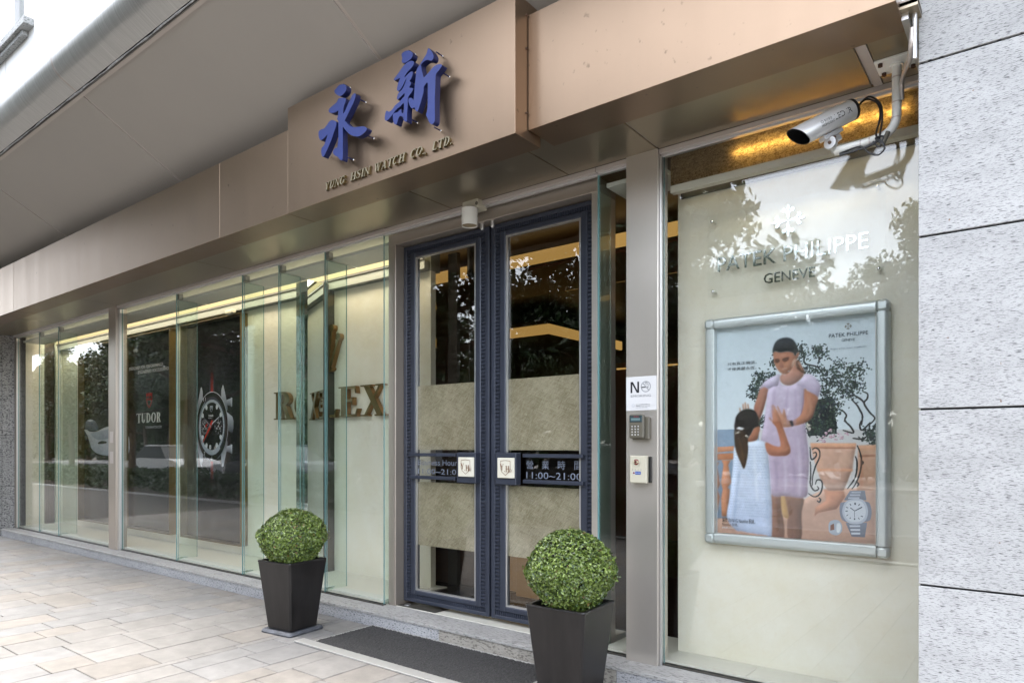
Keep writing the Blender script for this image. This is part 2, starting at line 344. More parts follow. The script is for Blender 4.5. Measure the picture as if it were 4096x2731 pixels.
def veins(m, dark=(.55, .46, .33)):
    t = m.node_tree; N = t.nodes; Lk = t.links; b = N['Principled BSDF']; g = N.new('ShaderNodeNewGeometry')
    old = b.inputs['Base Color'].links[0].from_socket
    for sc, lo, hi, c in ((16, .485, .5, dark), (55, .22, .28, tuple(x * .9 for x in dark))):
        n = N.new('ShaderNodeTexNoise'); n.inputs['Scale'].default_value = sc; n.inputs['Detail'].default_value = 4; n.inputs['Distortion'].default_value = 1.5
        Lk.new(g.outputs['Position'], n.inputs['Vector'])
        rp = N.new('ShaderNodeValToRGB'); e = rp.color_ramp.elements; e[0].position = lo; e[1].position = hi
        if sc == 16:
            e[0].color = (0, 0, 0, 1); e[1].color = (.32, .32, .32, 1); x = e.new(.515); x.color = (0, 0, 0, 1)
        else: e[0].color = (.55, .55, .55, 1); e[1].color = (0, 0, 0, 1)
        Lk.new(n.outputs['Fac'], rp.inputs[0])
        mx = N.new('ShaderNodeMix'); mx.data_type = 'RGBA'; Lk.new(rp.outputs[0], mx.inputs[0]); Lk.new(old, mx.inputs[6]); mx.inputs[7].default_value = (*c, 1); old = mx.outputs[2]
    Lk.new(old, b.inputs['Base Color'])
veins(MARBLE)
CREAM = mat('cream_board', (.76, .74, .64), .4)
WHITEC = mat('white_ceiling_board', (.74, .76, .70), .5)
GREYB = mat('grey_beam', (.33, .34, .30), .6)
DARKT = mat('dark_trim', (.06, .055, .045), .5)
GLASS = glass('clear_glass', (.988, .996, .986), 1.47); GLASSR = glass('reflective_glass', (.988, .994, .985), 1.62)
PLATE = glass('clear_acrylic', (.992, .995, .994), 1.18)
GLASSG = glass('green_glass', (.90, .965, .94))
GLASSD = glass('tinted_door_glass', (.90, .90, .88), 1.6)
EDGE = mat('glass_edge', (.20, .40, .40), .2, 0, spec=.8)
MIRROR = mat('dark_mirror', (.52, .60, .58), .02, 1.0)
NAVY = mat('navy_door_metal', (.031, .037, .055), .42, .25, var=.08, vscale=4)
BRZF = mat('bronze_poster_frame', (.27, .195, .085), .3, .9); TRIM = mat('drip_trim_paint', (.24, .22, .20), .7)
PRINT = mat('print_ink', tint=True, rough=.35, spec=.5)
PRINTG = mat('glossy_print', tint=True, rough=.25, spec=.25)
BLUE = mat('blue_sign_face', '173488', .45); BLUES = mat('blue_sign_side', '16235c', .5)
GOLDL = mat('champagne_letter', (.40, .345, .23), .45, .2); GOLDS = mat('bronze_letter', (.21, .155, .06), .36, .5); COPPER = mat('copper_return', (.40, .22, .09), .35, .7)
CHROME = mat('chrome', (.75, .76, .76), .12, 1.0); BLACK = mat('black_plastic', (.012, .012, .013), .35)
SATIN = mat('satin_letter', (.27, .29, .28), .06, 1.0)
WHITEP = mat('white_paint', (.74, .74, .70), .35); CCTVM = mat('silver_housing', (.72, .72, .72), .36, .6)
RUSTB = mat('rusty_bolt', (.13, .07, .045), .7, .4); IVORY = mat('ivory_plastic', (.70, .66, .52), .4); KEYG = mat('khaki_plastic', (.155, .14, .105), .4)
LCD = mat('lcd_screen', (.05, .08, .09), .08); REDP = mat('red_plastic', (.22, .01, .015), .2); WHITEV = mat('white_vinyl', (.86, .86, .86), .4)
POT = mat('dark_glazed_pot', (.017, .0145, .014), .34, 0, var=.4, vscale=6, stretch=(3, 3, .5), spec=.4, bump=.05, bscale=90)
SOILP = mat('potting_soil', (.035, .026, .02), .95, bump=.8, bscale=90)
SLATEP = mat('slate_saucer', (.085, .09, .105), .6, var=.4, vscale=18, bump=.4, bscale=60)
LEAF = mat('boxwood_leaf', tint=True, rough=.34, spec=.5); CORE = mat('dark_core', (.035, .032, .018), .9)
TREEL = mat('tree_leaf', tint=True, rough=.5); BARK = mat('bark', (.10, .075, .055), .9, var=.3, vscale=10, bump=.5, bscale=30)
FLOORD = mat('dark_floor_tile', (.035, .03, .028), .12); WALNUT = mat('walnut_panel', (.06, .03, .015), .35, var=.3, vscale=3, stretch=(1, 1, 6)); REDWOOD = mat('red_wood_panel', (.13, .035, .012), .4)
COVE = emit('cove_lamp', (1, .79, .40), .17); STRIP = emit('hidden_strip_lamp', (1, .80, .48), .10); STRIPB = emit('showcase_fill_strip', (1, .88, .66), 2.0); AMBER = emit('amber_cove', (1, .58, .17), .05); TUBE = emit('tube_lamp', (1, .84, .50), 9)  # STRIPB is an extra emitter, added to brighten the left showcase
AMBERW = mat('amber_counter', (.17, .09, .025), .3, emit=(1, .5, .08), es=.012)
def film_mat():
    m = mat('fibre_film', (.40, .365, .275), .55); t = m.node_tree; N = t.nodes; Lk = t.links; b = N['Principled BSDF']; g = N.new('ShaderNodeNewGeometry'); acc = None
    for rot, sc in ((34, 1), (52, 1.3), (63, 1.1), (-20, .8)):
        r0 = N.new('ShaderNodeMapping'); r0.inputs['Rotation'].default_value = (0, R(rot), 0); Lk.new(g.outputs['Position'], r0.inputs[0])
        mp = N.new('ShaderNodeMapping'); mp.inputs['Scale'].default_value = (14 * sc, 1, 150 * sc); Lk.new(r0.outputs[0], mp.inputs[0])
        n = N.new('ShaderNodeTexNoise'); n.inputs['Scale'].default_value = 1; n.inputs['Detail'].default_value = 3; n.inputs['Distortion'].default_value = 1.3; Lk.new(mp.outputs[0], n.inputs['Vector'])
        if acc is None: acc = n.outputs['Fac']
        else:
            a = N.new('ShaderNodeMath'); a.operation = 'ADD'; Lk.new(acc, a.inputs[0]); Lk.new(n.outputs['Fac'], a.inputs[1]); acc = a.outputs[0]
    nb = N.new('ShaderNodeTexNoise'); nb.inputs['Scale'].default_value = 7; Lk.new(g.outputs['Position'], nb.inputs['Vector'])
    a = N.new('ShaderNodeMath'); a.operation = 'ADD'; Lk.new(acc, a.inputs[0]); Lk.new(nb.outputs['Fac'], a.inputs[1])
    mr = N.new('ShaderNodeMapRange'); mr.inputs['From Min'].default_value = 2.0; mr.inputs['From Max'].default_value = 3.05; Lk.new(a.outputs[0], mr.inputs[0])
    rp = N.new('ShaderNodeValToRGB'); rp.color_ramp.elements[0].color = (.235, .20, .125, 1); rp.color_ramp.elements[1].color = (.50, .46, .35, 1)
    Lk.new(mr.outputs[0], rp.inputs[0]); Lk.new(rp.outputs[0], b.inputs['Base Color']); return m
FILM = film_mat()
def paper_mat():
    m = bpy.data.materials.new('lit_fibre_panel'); m.use_nodes = True; t = m.node_tree; N = t.nodes; N.clear(); Lk = t.links
    o = N.new('ShaderNodeOutputMaterial'); tr = N.new('ShaderNodeBsdfTranslucent'); di = N.new('ShaderNodeBsdfDiffuse'); gl = N.new('ShaderNodeBsdfGlossy'); mx = N.new('ShaderNodeMixShader'); m2 = N.new('ShaderNodeMixShader')
    g = N.new('ShaderNodeNewGeometry'); mp = N.new('ShaderNodeMapping'); mp.inputs['Scale'].default_value = (60, 60, 110); n = N.new('ShaderNodeTexNoise'); n.inputs['Scale'].default_value = 1; n.inputs['Detail'].default_value = 7; n.inputs['Distortion'].default_value = 1.6
    Lk.new(g.outputs['Position'], mp.inputs[0]); Lk.new(mp.outputs[0], n.inputs['Vector'])
    rp = N.new('ShaderNodeValToRGB'); rp.color_ramp.elements[0].position = .36; rp.color_ramp.elements[1].position = .62
    rp.color_ramp.elements[0].color = (.22, .14, .055, 1); rp.color_ramp.elements[1].color = (.82, .64, .36, 1); Lk.new(n.outputs['Fac'], rp.inputs[0])
    r2 = N.new('ShaderNodeValToRGB'); r2.color_ramp.elements[0].color = (.10, .07, .033, 1); r2.color_ramp.elements[1].color = (.19, .14, .078, 1); Lk.new(n.outputs['Fac'], r2.inputs[0])
    Lk.new(rp.outputs[0], tr.inputs[0]); Lk.new(r2.outputs[0], di.inputs[0]); mx.inputs[0].default_value = .5
    Lk.new(di.outputs[0], mx.inputs[1]); Lk.new(tr.outputs[0], mx.inputs[2]); Lk.new(mx.outputs[0], o.inputs[0]); return m
PAPER = paper_mat()
random.seed(7)
YONG=[[(598,662),(613,668),(627,676),(646,681),(672,676),(697,665),(710,651),(711,635),(702,622),(683,614),(660,610),(641,618),(618,632),(601,649)],[(541,559),(552,568),(581,576),(618,584),(632,598),(646,602),(674,594),(702,584),(705,575),(702,560),(691,546),(684,526),(683,498),(702,510),(724,539),(751,566),(770,583),(787,586),(796,578),(794,560),(779,536),(751,506),(719,474),(698,452),(713,435),(741,409),(779,389),(811,380),(848,373),(874,365),(893,352),(898,342),(885,332),(853,323),(821,322),(784,333),(751,350),(724,372),(697,399),(678,418),(678,362),(679,290),(678,241),(673,223),(660,223),(644,237),(629,252),(601,268),(587,283),(585,296),(595,307),(607,311),(624,309),(632,335),(635,373),(636,427),(635,466),(623,482),(629,493),(635,529),(613,528),(578,532),(555,540),(543,551)],[(444,456),(465,463),(497,461),(523,473),(544,486),(570,491),(595,481),(613,469),(618,453),(610,434),(590,404),(573,376),(550,347),(526,320),(494,290),(481,291),(471,308),(468,329),(474,347),(494,356),(512,380),(529,412),(497,401),(468,396),(453,406),(442,431)]]
XIN=[[(1189,673),(1199,681),(1216,683),(1237,679),(1259,668),(1274,654),(1278,642),(1271,629),(1254,622),(1230,618),(1211,620),(1194,627),(1191,640),(1195,650)],[(1127,557),(1152,572),(1182,591),(1211,608),(1240,615),(1264,613),(1283,604),(1287,595),(1283,583),(1264,572),(1237,561),(1216,546),(1216,539),(1235,545),(1254,553),(1271,553),(1278,547),(1277,534),(1268,517),(1254,505),(1266,493),(1259,480),(1252,470),(1278,459),(1280,450),(1264,435),(1242,420),(1239,390),(1235,341),(1233,295),(1225,291),(1211,299),(1204,313),(1196,327),(1182,335),(1167,331),(1157,313),(1150,300),(1140,300),(1127,310),(1120,334),(1118,359),(1130,367),(1157,364),(1177,372),(1187,370),(1189,355),(1204,345),(1207,399),(1182,390),(1142,379),(1112,360),(1077,343),(1062,344),(1052,354),(1054,378),(1065,399),(1087,387),(1112,391),(1137,407),(1177,419),(1201,432),(1211,435),(1212,452),(1187,443),(1160,434),(1152,440),(1157,459),(1172,471),(1196,480),(1216,504),(1230,530),(1211,512),(1187,487),(1167,478),(1157,483),(1152,494),(1160,519),(1172,539),(1179,546),(1157,549),(1135,548)],[(1399,635),(1412,622),(1428,600),(1437,581),(1435,567),(1424,560),(1410,564),(1399,571),(1376,576),(1353,571),(1343,563),(1346,541),(1355,511),(1364,490),(1380,495),(1408,507),(1435,520),(1457,524),(1482,520),(1497,512),(1499,506),(1488,496),(1466,484),(1453,472),(1450,421),(1447,358),(1446,294),(1447,251),(1444,227),(1430,219),(1417,223),(1403,238),(1394,257),(1380,281),(1383,290),(1389,304),(1393,342),(1393,391),(1393,450),(1373,446),(1364,436),(1360,408),(1348,379),(1334,350),(1320,325),(1312,321),(1301,329),(1291,350),(1278,348),(1266,355),(1254,372),(1245,395),(1245,408),(1254,412),(1271,407),(1280,395),(1285,395),(1290,427),(1294,465),(1301,503),(1306,541),(1320,559),(1339,572),(1362,591),(1383,608),(1392,626)]]
PINS=[[(644,699),(791,563),(863,327),(676,248),(446,329),(612,649)],[(1425,619),(1475,490),(1231,314),(1411,218),(1214,702)]]
FOLD=[('a897b0',9,[(445,842),(437,760),(445,652)]),('a897b0',9,[(481,836),(485,717),(477,648)]),('a897b0',9,[(377,837),(369,762),(356,679)]),('9c8aa4',9,[(379,466),(388,377),(384,302)]),('9c8aa4',9,[(469,476),(478,380),(474,297)]),('9c8aa4',9,[(517,536),(526,399),(522,285)]),('d6cbdc',8,[(425,476),(434,378),(429,295)]),('d6cbdc',8,[(496,582),(504,399),(500,284)]),('a99cb6',4,[(507,863),(553,881),(592,871)]),('a99cb6',4,[(507,855),(561,852),(603,838)]),('a99cb6',4,[(511,851),(561,828),(597,806)]),('a99cb6',4,[(389,855),(344,885),(328,884)]),('a99cb6',4,[(385,852),(344,864),(309,856)]),('8a5f40',4,[(186,584),(205,512),(215,440)]),('6a4a34',4,[(201,618),(222,545),(222,478)]),('40362f',6,[(183,705),(218,725),(260,715)]),('453a34',5,[(192,683),(235,703),(273,690)]),('c89a80',9,[(546,796),(557,723),(534,683)]),('c0907a',8,[(323,827),(303,752),(290,702)]),('c28a6c',8,[(388,517),(434,522),(447,536)]),('c28a6c',6,[(411,634),(434,568)]),('7a4636',3,[(409,981),(419,955),(405,949)]),('c89a80',8,[(433,967),(445,974)]),('7a4a3a',4,[(409,937),(429,936),(443,945)]),('c8a08c',8,[(409,1014),(433,1016)]),('b5785a',10,[(792,484),(792,336)]),('e0b090',7,[(595,514),(608,437)]),('d09878',8,[(629,303),(687,301)]),('7c8ba2',3,[(69,595),(162,596)]),('a3b3c6',3,[(69,565),(162,567)]),('dfe6f0',12,[(268,536),(277,393),(287,251)]),('9aaac8',10,[(191,410),(171,245),(162,123)]),('a8b8d4',9,[(333,442),(338,253),(343,112)]),('5a4038',6,[(388,274),(398,163),(402,70)]),('8a6050',6,[(466,273),(474,168),(479,76)])]
NW=50
DOT=[(166,536),(125,150),(356,71),(338,536)]
POSTER=[('c3d0d8','d6e0e6',[(63,1189),(851,1189),(854,622),(67,632)]),('8fa3b8','6d7e92',[(67,632),(166,633),(296,626),(296,61),(67,59)]),('20262c',None,[(580,775),(659,791),(681,645),(679,603),(544,591),(531,664)]),('c98f6e',None,[(67,536),(161,541),(161,514),(67,506)]),('b87a58',None,[(67,499),(161,504),(161,468),(67,463)]),('c48664',None,[(90,463),(143,465),(129,438),(146,341),(125,314),(138,300),(136,253),(120,155),(92,153),(88,251),(97,303),(87,339),(102,438)]),('b87a58',None,[(67,452),(77,452),(68,427),(82,329),(69,299),(81,260),(68,166)]),('c8a592','b08c7a',[(67,141),(191,154),(388,162),(544,282),(621,325),(776,336),(854,347),(854,65),(425,60),(171,59),(67,59)]),('c69e86','b28a70',[(776,543),(854,546),(854,330),(772,322)]),('d6a585',None,[(776,543),(854,546),(854,523),(780,521)]),('8d5640',None,[(780,495),(854,498),(854,492),(780,489)]),('c08a70',None,[(621,321),(712,320),(720,290),(679,226),(595,203),(574,183),(579,229),(629,267)]),('d8b09a','bb9684',[(555,556),(768,554),(766,527),(758,484),(752,429),(728,360),(712,320),(637,317),(608,361),(587,419),(566,491)]),('e0aa88',None,[(555,556),(768,554),(766,536),(559,536)]),('8d5640',None,[(559,535),(766,534),(765,529),(561,530)]),('d9a080',None,[(587,426),(754,429),(752,416),(591,413)]),('8a6656','7a5648',[(356,292),(409,287),(416,211),(425,60),(361,64),(359,231)]),('80604f','6c4c40',[(425,285),(520,278),(512,193),(510,63),(446,62),(443,175),(432,235)]),('caa06a',None,[(409,287),(427,286),(442,212),(447,166),(416,183)]),('a87a6a','97604c',[(309,862),(346,843),(332,781),(315,722),(298,681),(290,664),(269,736),(282,791)]),('c4b8cc','b3a0b4',[(399,894),(409,867),(433,856),(465,858),(497,876),(526,834),(523,757),(530,647),(528,659),(544,536),(549,454),(542,354),(533,279),(434,281),(356,292),(345,479),(333,559),(305,564),(324,677),(323,680),(334,764),(346,843)]),('cfc6d8','c2b6cc',[(403,919),(365,907),(328,886),(309,862),(300,843),(323,855),(346,843),(369,854),(393,857),(401,886)]),('cfc4d6','b9abc4',[(534,913),(569,898),(592,871),(605,842),(599,810),(592,788),(565,803),(542,825),(519,844),(491,856),(507,880)]),('a98fa8',None,[(525,830),(530,826),(519,716),(507,700),(516,757)]),('a8765f','b08a80',[(433,915),(481,980),(487,951),(524,915),(501,880),(465,858),(433,858),(410,875),(403,902),(419,920)]),('6b4836',None,[(487,987),(501,978),(524,928),(532,916),(516,918),(493,938),(483,963)]),('b8866a',None,[(492,979),(503,970),(522,928),(512,932)]),('9c6a55','b98468',[(371,1038),(405,1033),(441,1034),(471,1026),(479,1009),(495,1028),(501,1019),(496,1003),(486,988),(479,968),(465,944),(451,924),(433,915),(413,921),(393,941),(379,967),(372,996)]),('d9b49c',None,[(471,987),(483,992),(478,968),(467,948),(463,965)]),('6f4838',None,[(379,998),(401,996),(402,982),(385,977),(379,985)]),('6f4838',None,[(417,995),(445,1002),(449,992),(433,981),(419,984)]),('5c3c32',None,[(375,1000),(399,999),(400,996),(379,996)]),('5c3c32',None,[(417,996),(433,1002),(449,1004),(449,1000),(421,991)]),('b5806a',None,[(403,981),(415,983),(425,955),(413,948),(399,959)]),('e0c4b6',None,[(413,945),(425,945),(439,950),(434,943),(421,940)]),('20242a','2e2c2c',[(367,1039),(368,1055),(379,1084),(401,1102),(435,1107),(465,1096),(483,1074),(493,1048),(501,1023),(493,1028),(479,1009),(471,1024),(441,1034),(405,1032),(379,1040),(369,1030),(368,1039)]),('a8735c','b07a60',[(526,834),(542,823),(592,788),(580,742),(567,694),(542,667),(491,648),(468,652),(476,676),(507,700),(523,757)]),('c08c72',None,[(361,744),(373,757),(405,703),(390,745),(394,751),(415,707),(421,731),(427,733),(437,698),(443,677),(465,668),(465,644),(409,640),(385,662)]),('b98067',None,[(348,688),(354,692),(367,675),(361,725),(367,733),(379,720),(385,724),(397,707),(409,678),(417,649),(418,643),(388,643),(366,667)]),('30303a',None,[(451,671),(467,674),(474,648),(463,642)]),('b98a6e',None,[(189,748),(195,750),(199,730),(192,726)]),('b98a6e',None,[(206,769),(213,771),(217,738),(209,736)]),('b98a6e',None,[(218,777),(224,780),(230,742),(220,740)]),('b98a6e',None,[(232,768),(239,770),(244,742),(235,740)]),('d3dded','b9c4de',[(230,567),(282,573),(329,559),(343,494),(356,348),(363,208),(361,67),(338,67),(315,70),(291,70),(268,73),(230,75),(201,80),(171,83),(122,145),(137,268),(152,409),(159,521),(166,536)]),('a86c50','b0735a',[(329,559),(379,541),(407,541),(402,582),(384,643),(366,667),(402,671),(418,643),(442,573),(458,522),(447,497),(416,489),(347,496)]),('a06a52',None,[(268,636),(291,655),(301,635),(296,612),(283,573),(230,566),(249,603)]),('241f1e','2c2422',[(164,654),(170,697),(192,726),(226,741),(260,737),(282,719),(292,693),(296,652),(298,650),(268,636),(249,603),(222,577),(166,628),(164,672)]),('31261f','503624',[(166,635),(201,644),(230,622),(237,536),(232,473),(215,418),(196,454),(171,516),(162,584)]),('eef2f6',None,[(171,635),(186,646),(220,637),(205,628)]),('9aa2b2','7f8798',[(740,321),(807,324),(814,277),(712,272)]),('8d95a6','6d7486',[(720,162),(817,169),(807,96),(748,94)]),('c6cede',None,[(748,317),(790,319),(789,311),(746,309)]),('d4dcea',None,[(738,150),(786,153),(786,145),(739,141)]),('c6cede',None,[(741,303),(786,305),(786,297),(739,295)]),('d4dcea',None,[(742,132),(786,135),(786,126),(743,123)]),('c6cede',None,[(733,288),(783,291),(782,283),(731,280)]),('d4dcea',None,[(746,114),(786,117),(786,108),(747,105)]),('8e96a8',None,[(695,249),(712,263),(811,272),(833,247),(835,200),(815,173),(720,166),(695,200)]),('c9d1e0',None,[(740,277),(788,282),(811,263),(821,221),(811,181),(784,160),(740,159),(714,183),(705,218),(716,258)]),('e3e9f3',None,[(742,269),(784,273),(803,256),(811,220),(803,189),(780,170),(744,169),(722,188),(715,219),(724,252)]),('3c4454',None,[(760,263),(767,263),(767,252),(760,252)]),('3c4454',None,[(720,221),(730,222),(730,217),(720,217)]),('3c4454',None,[(758,186),(764,187),(764,178),(758,178)]),('3c4454',None,[(790,201),(799,198),(797,194),(788,198)]),('3c4454',None,[(738,255),(742,257),(747,249),(744,247)]),('3c4454',None,[(782,258),(786,257),(781,248),(777,249)]),('3c4454',None,[(740,236),(743,238),(762,224),(760,221)]),('3c4454',None,[(793,245),(797,241),(764,221),(762,224)]),('3c4454',None,[(760,226),(762,226),(762,191),(760,191)]),('3c4454',None,[(738,183),(742,190),(745,188),(741,181)]),('3c4454',None,[(777,190),(780,192),(784,183),(781,181)]),('3c4454',None,[(724,197),(732,204),(733,201),(726,194)]),('3c4454',None,[(723,241),(733,237),(731,233),(722,238)]),('b9c2cf',None,[(642,143),(650,164),(671,172),(691,169),(705,148),(703,117),(687,98),(667,96),(646,108)]),('94604a',None,[(651,144),(667,154),(669,123),(650,117)]),('e9eef4',None,[(681,152),(695,156),(700,134),(691,111),(680,115)])]
TREE=[(699,947),(659,918),(739,921),(782,933),(681,885),(735,882),(771,891),(629,880),(662,847),(710,836),(753,842),(614,825),(644,800),(695,797),(739,799),(599,1027),(614,1002),(580,1020),(580,928),(607,914),(503,1043),(515,1002),(530,939),(771,833),(629,761),(599,746),(576,706),(659,763),(561,674),(681,739),(629,673),(666,704),(303,921),(294,892),(273,868),(260,839),(286,829),(269,809),(361,909),(377,971),(323,899),(303,689),(319,667),(557,645),(595,644),(637,643),(654,661),(579,613),(608,608),(646,616),(823,579),(838,614),(842,566),(823,610)]
BRANCH=[[(511,1059),(523,1001),(530,964),(588,943),(607,914)],[(796,808),(818,796),(817,772),(803,750),(827,706),(850,675),(824,642)],[(746,772),(771,743),(785,716),(796,688),(792,642)],[(703,722),(724,694),(717,671),(735,643)],[(753,795),(789,770),(804,750)],[(595,963),(599,995)],[(712,668),(740,641),(756,606),(707,620)],[(792,667),(784,641),(795,619),(831,657)],[(752,580),(792,575),(815,588)]]
SCROLL=[[(553,536),(557,482),(566,473),(583,491),(581,509),(568,504)],[(564,522),(579,532),(598,518),(598,482),(579,437),(566,382),(564,337)],[(555,463),(557,400),(555,346),(574,315),(595,324),(587,338)],[(579,346),(587,369),(608,365),(612,334),(600,298),(574,283),(544,300)],[(595,279),(604,271),(598,257),(587,265)],[(772,545),(784,514),(792,467),(784,406),(764,353),(748,328)],[(764,492),(772,458),(764,388),(728,329)],[(788,471),(799,462),(793,449)],[(768,366),(779,355),(772,342)]]
FLOWER=[(608,574),(625,585),(646,590),(667,596),(675,576),(648,619),(695,596),(703,582),(629,605),(724,602),(658,583),(617,567)]
NT=3
NS=16
PTEXT={'cross':[(714,1115),(751,1151)],'pp':[(644,1084),(822,1103)],'gen':[(703,1059),(763,1072)],'beg':[(652,1022),(817,1030)],'c1':[(126,981),(284,998)],'c2':[(126,952),(284,970)],'t1':[(97,123),(277,150)],'t2':[(97,104),(184,121)],'t3':[(97,86),(158,101)],'frameL':[(52,1196),(52,1196)],'print':[(63,1189),(63,1189)],'printBR':[(854,65),(854,65)]}
CAR=[('8d98ac','3a4356',[(265,1379),(322,1471),(465,1491),(605,1470),(715,1394),(731,1337),(465,1311),(293,1332)]),('e8ecf2','b8c0ce',[(236,1332),(322,1343),(465,1311),(687,1315),(904,1357),(1063,1376),(1218,1363),(1520,1314),(1715,1226),(1715,1012),(1421,978),(1218,965),(904,974),(660,1006),(493,1074),(380,1191)]),('4a5262','2a303c',[(236,1332),(351,1261),(408,1190),(498,1063),(436,1074),(322,1191)]),('20242c','20242c',[(731,1154),(851,1177),(1010,1165),(984,1142),(753,1132)]),('c8d0dc','aab4c4',[(465,1283),(904,1323),(1218,1341),(1167,1231),(742,1189)]),('dfe6ee','dfe6ee',[(351,1475),(465,1489),(566,1473),(465,1461)])]
# ================================================================ ground
ST = dict(kind='structure')
MB().box(-160, 120, -160, 60, -.3, -.17).build('ground', SOIL, **ST)
pav = MB().box(-45, 14, -1.5, 4.6, -.16, -.010).build('pavement', MORTAR, **ST)
KX = [(-45 + 1.2 * i) for i in range(50)]
kerb = MB().box(-45, 14, -1.66, -1.503, -.16, .02).build('kerb', KERB, **ST)
MB().box(-70, 60, -16, -4.45, -.169, -.12).build('road', ASPH, **ST)
MB().box(-45, 14, -4.3, -1.67, -.169, -.02).build('planting_bed', SOIL, **ST)
MB().box(-70, 60, -4.445, -4.305, -.169, .0).build('road_kerb', KERB, **ST)
MB().box(-70, 60, -30, -16.1, -.169, .0).build('far_pavement', KERB, **ST)
rest = {0: MB(), 1: MB(), 2: MB()}; npv = 0
x = -13.4; pr = random.Random(11)
cuts = [-13.4]
while x < 1.6:
    w = pr.choice((.16, .2, .2, .24, .27, .3, .3))
    if x < -4.17 < x + w + .08: cuts += [-4.17, -4.105]; x = -4.105; continue
    x += w; cuts.append(round(x, 3))
stones = []
for i in range(len(cuts) - 1):
    x0, x1 = cuts[i], cuts[i + 1]; y = 3.286 - pr.uniform(.09, .3); ys = [3.286, y]
    while y > -1.45:
        y -= pr.choice((.24, .3, .36, .44, .52)) * (1 if x1 - x0 > .1 else 1.3); ys.append(max(y, -1.48))
    for a, b_ in zip(ys[1:], ys[:-1]):
        if b_ - a < .06: continue
        stones.append((x0, x1, a, b_, pr.choices((0, 1, 2), (5, 2.2, 4))[0], pr.uniform(-.0012, .0012)))
def in_view(q): return q[3] > 1.0 and (q[0] + q[1]) / 2 > -3.68 * q[3] - .1 and q[0] < -.9 * q[3] + .4
near = set(sorted([i for i, q in enumerate(stones) if in_view(q)], key=lambda i: math.hypot((stones[i][0] + stones[i][1]) / 2, stones[i][2]))[:300])
g = .0031
for i, (x0, x1, a, b_, k, dz) in enumerate(stones):
    if i in near:
        MB().cbox(-(x1 - x0) / 2 + g, (x1 - x0) / 2 - g, -(b_ - a) / 2 + g, (b_ - a) / 2 - g, -.02, 0, .003).build('paver', (PAVER, PAVT, PAVG)[k], pav, ((x0 + x1) / 2, (a + b_) / 2, dz))
    else: rest[k].box(x0 + g, x1 - g, a + g, b_ - g, -.02, dz)
for k, m in ((0, PAVER), (1, PAVT), (2, PAVG)): rest[k].build('paver_field', m, pav, kind='stuff')
# ================================================================ plinth step
step = thing('granite_step', 'long pale granite step under the whole shop front, with thin top slabs and riser stones', 'step')
sx = [-11.97, -10.9, -9.6, -8.25, -7.03, -5.7, -4.75, -3.57, -2.55, -1.835, -.75, .6]
for i in range(len(sx) - 1):
    MB().cbox(sx[i] + .0012, sx[i + 1] - .0012, 3.286, 3.53 if not (-4 < sx[i] < -2.1) else 3.523, .0795, .1, .002).build('top_slab', GRANTOP, step)
rx = [-11.97, -10.6, -9.3, -8.59, -7.84, -7.03, -6.2, -5.3, -4.5, -3.942, -3.175, -2.502, -1.835, -1.0, .6]
for i in range(len(rx) - 1):
    MB().cbox(rx[i] + .001, rx[i + 1] - .001, 3.292, 3.45, -.01, .0785, .002).build('riser_stone', GRAN3 if -3.2 < rx[i] < -1.9 else GRAN2, step)
MB().box(-11.96, .59, 3.30, 3.5, -.01, .078).build('bedding', JOINT, step)
thr = thing('threshold', 'cream stone threshold slab below the navy double doors', 'threshold')
MB().cbox(-3.84, -2.13, 3.525, 3.95, .06, .103, .002).build('slab', CREAM, thr)
MB().cbox(-3.835, -3.44, 3.532, 3.72, .104, .107, .001).build('pivot_plate', DARKT, thr)
MB().cyl((-3.77, 3.575, .107), .022, (0, 0, 1), .006, 18).build('pivot_cap', ALU, thr)
# ================================================================ overhanging upper building
bld = thing('upper_building', 'overhanging white upper storeys with rounded steel edge and sloping grey underside', 'building')
def cz(y): return 3.58 + .57 * (2.9 - y)
jx = [-16.3, -13.6, -11.0, -8.395, -5.862, -3.175, -.6, 2.2, 5]
for i in range(len(jx) - 1):
    a, b_ = jx[i] + .015, jx[i + 1] - .015; mb = MB()
    vs = [(X, y, cz(y) + dz) for X in (a, b_) for y, dz in ((2.125, 0), (3.3, 0), (3.3, .02), (2.125, .02))]
    mb.add(vs, [(0, 1, 5, 4), (1, 2, 6, 5), (2, 3, 7, 6), (3, 0, 4, 7), (0, 3, 2, 1), (4, 5, 6, 7)]).build('soffit_panel', CANOPY, bld)
mb = MB(); vs = [(X, y, cz(y) + .008) for X in (-16.3, 5) for y in (2.125, 3.3)]
vs += [(X, y, cz(y) + .03) for X in (-16.3, 5) for y in (2.125, 3.3)]
mb.add(vs, [(0, 1, 3, 2), (4, 6, 7, 5), (0, 4, 5, 1), (2, 3, 7, 6), (0, 2, 6, 4), (1, 5, 7, 3)]).build('panel_joint', SEAL, bld)
prof = [(2.098, cz(2.098) - .004), (2.05, cz(2.05) - .004)]
for k in range(0, 13):
    q = R(60 - 60 * k / 12.0); prof.append((2.078 - .15 * math.cos(q), 4.217 - .15 * math.sin(q)))
prof += [(1.928, 4.268)]
for a, b_ in ((-17, -13.2), (-13.19, -9.52), (-9.51, -5.893), (-5.873, -2.2), (-2.19, 1.5), (1.51, 5)):
    mb = MB(); n = len(prof); mb.add([(a, y, z) for y, z in prof] + [(b_, y, z) for y, z in prof], [(i, i + 1, n + i + 1, n + i) for i in range(n - 1)])
    mb.build('edge_cladding', BRUSHED, bld, smooth=True)
mb = MB(); n = len(prof); mb.add([(-17, y + .0015, z + .0015) for y, z in prof] + [(5, y + .0015, z + .0015) for y, z in prof], [(i, i + 1, n + i + 1, n + i) for i in range(n - 1)])
mb.build('edge_joint', SEAL, bld, smooth=True)
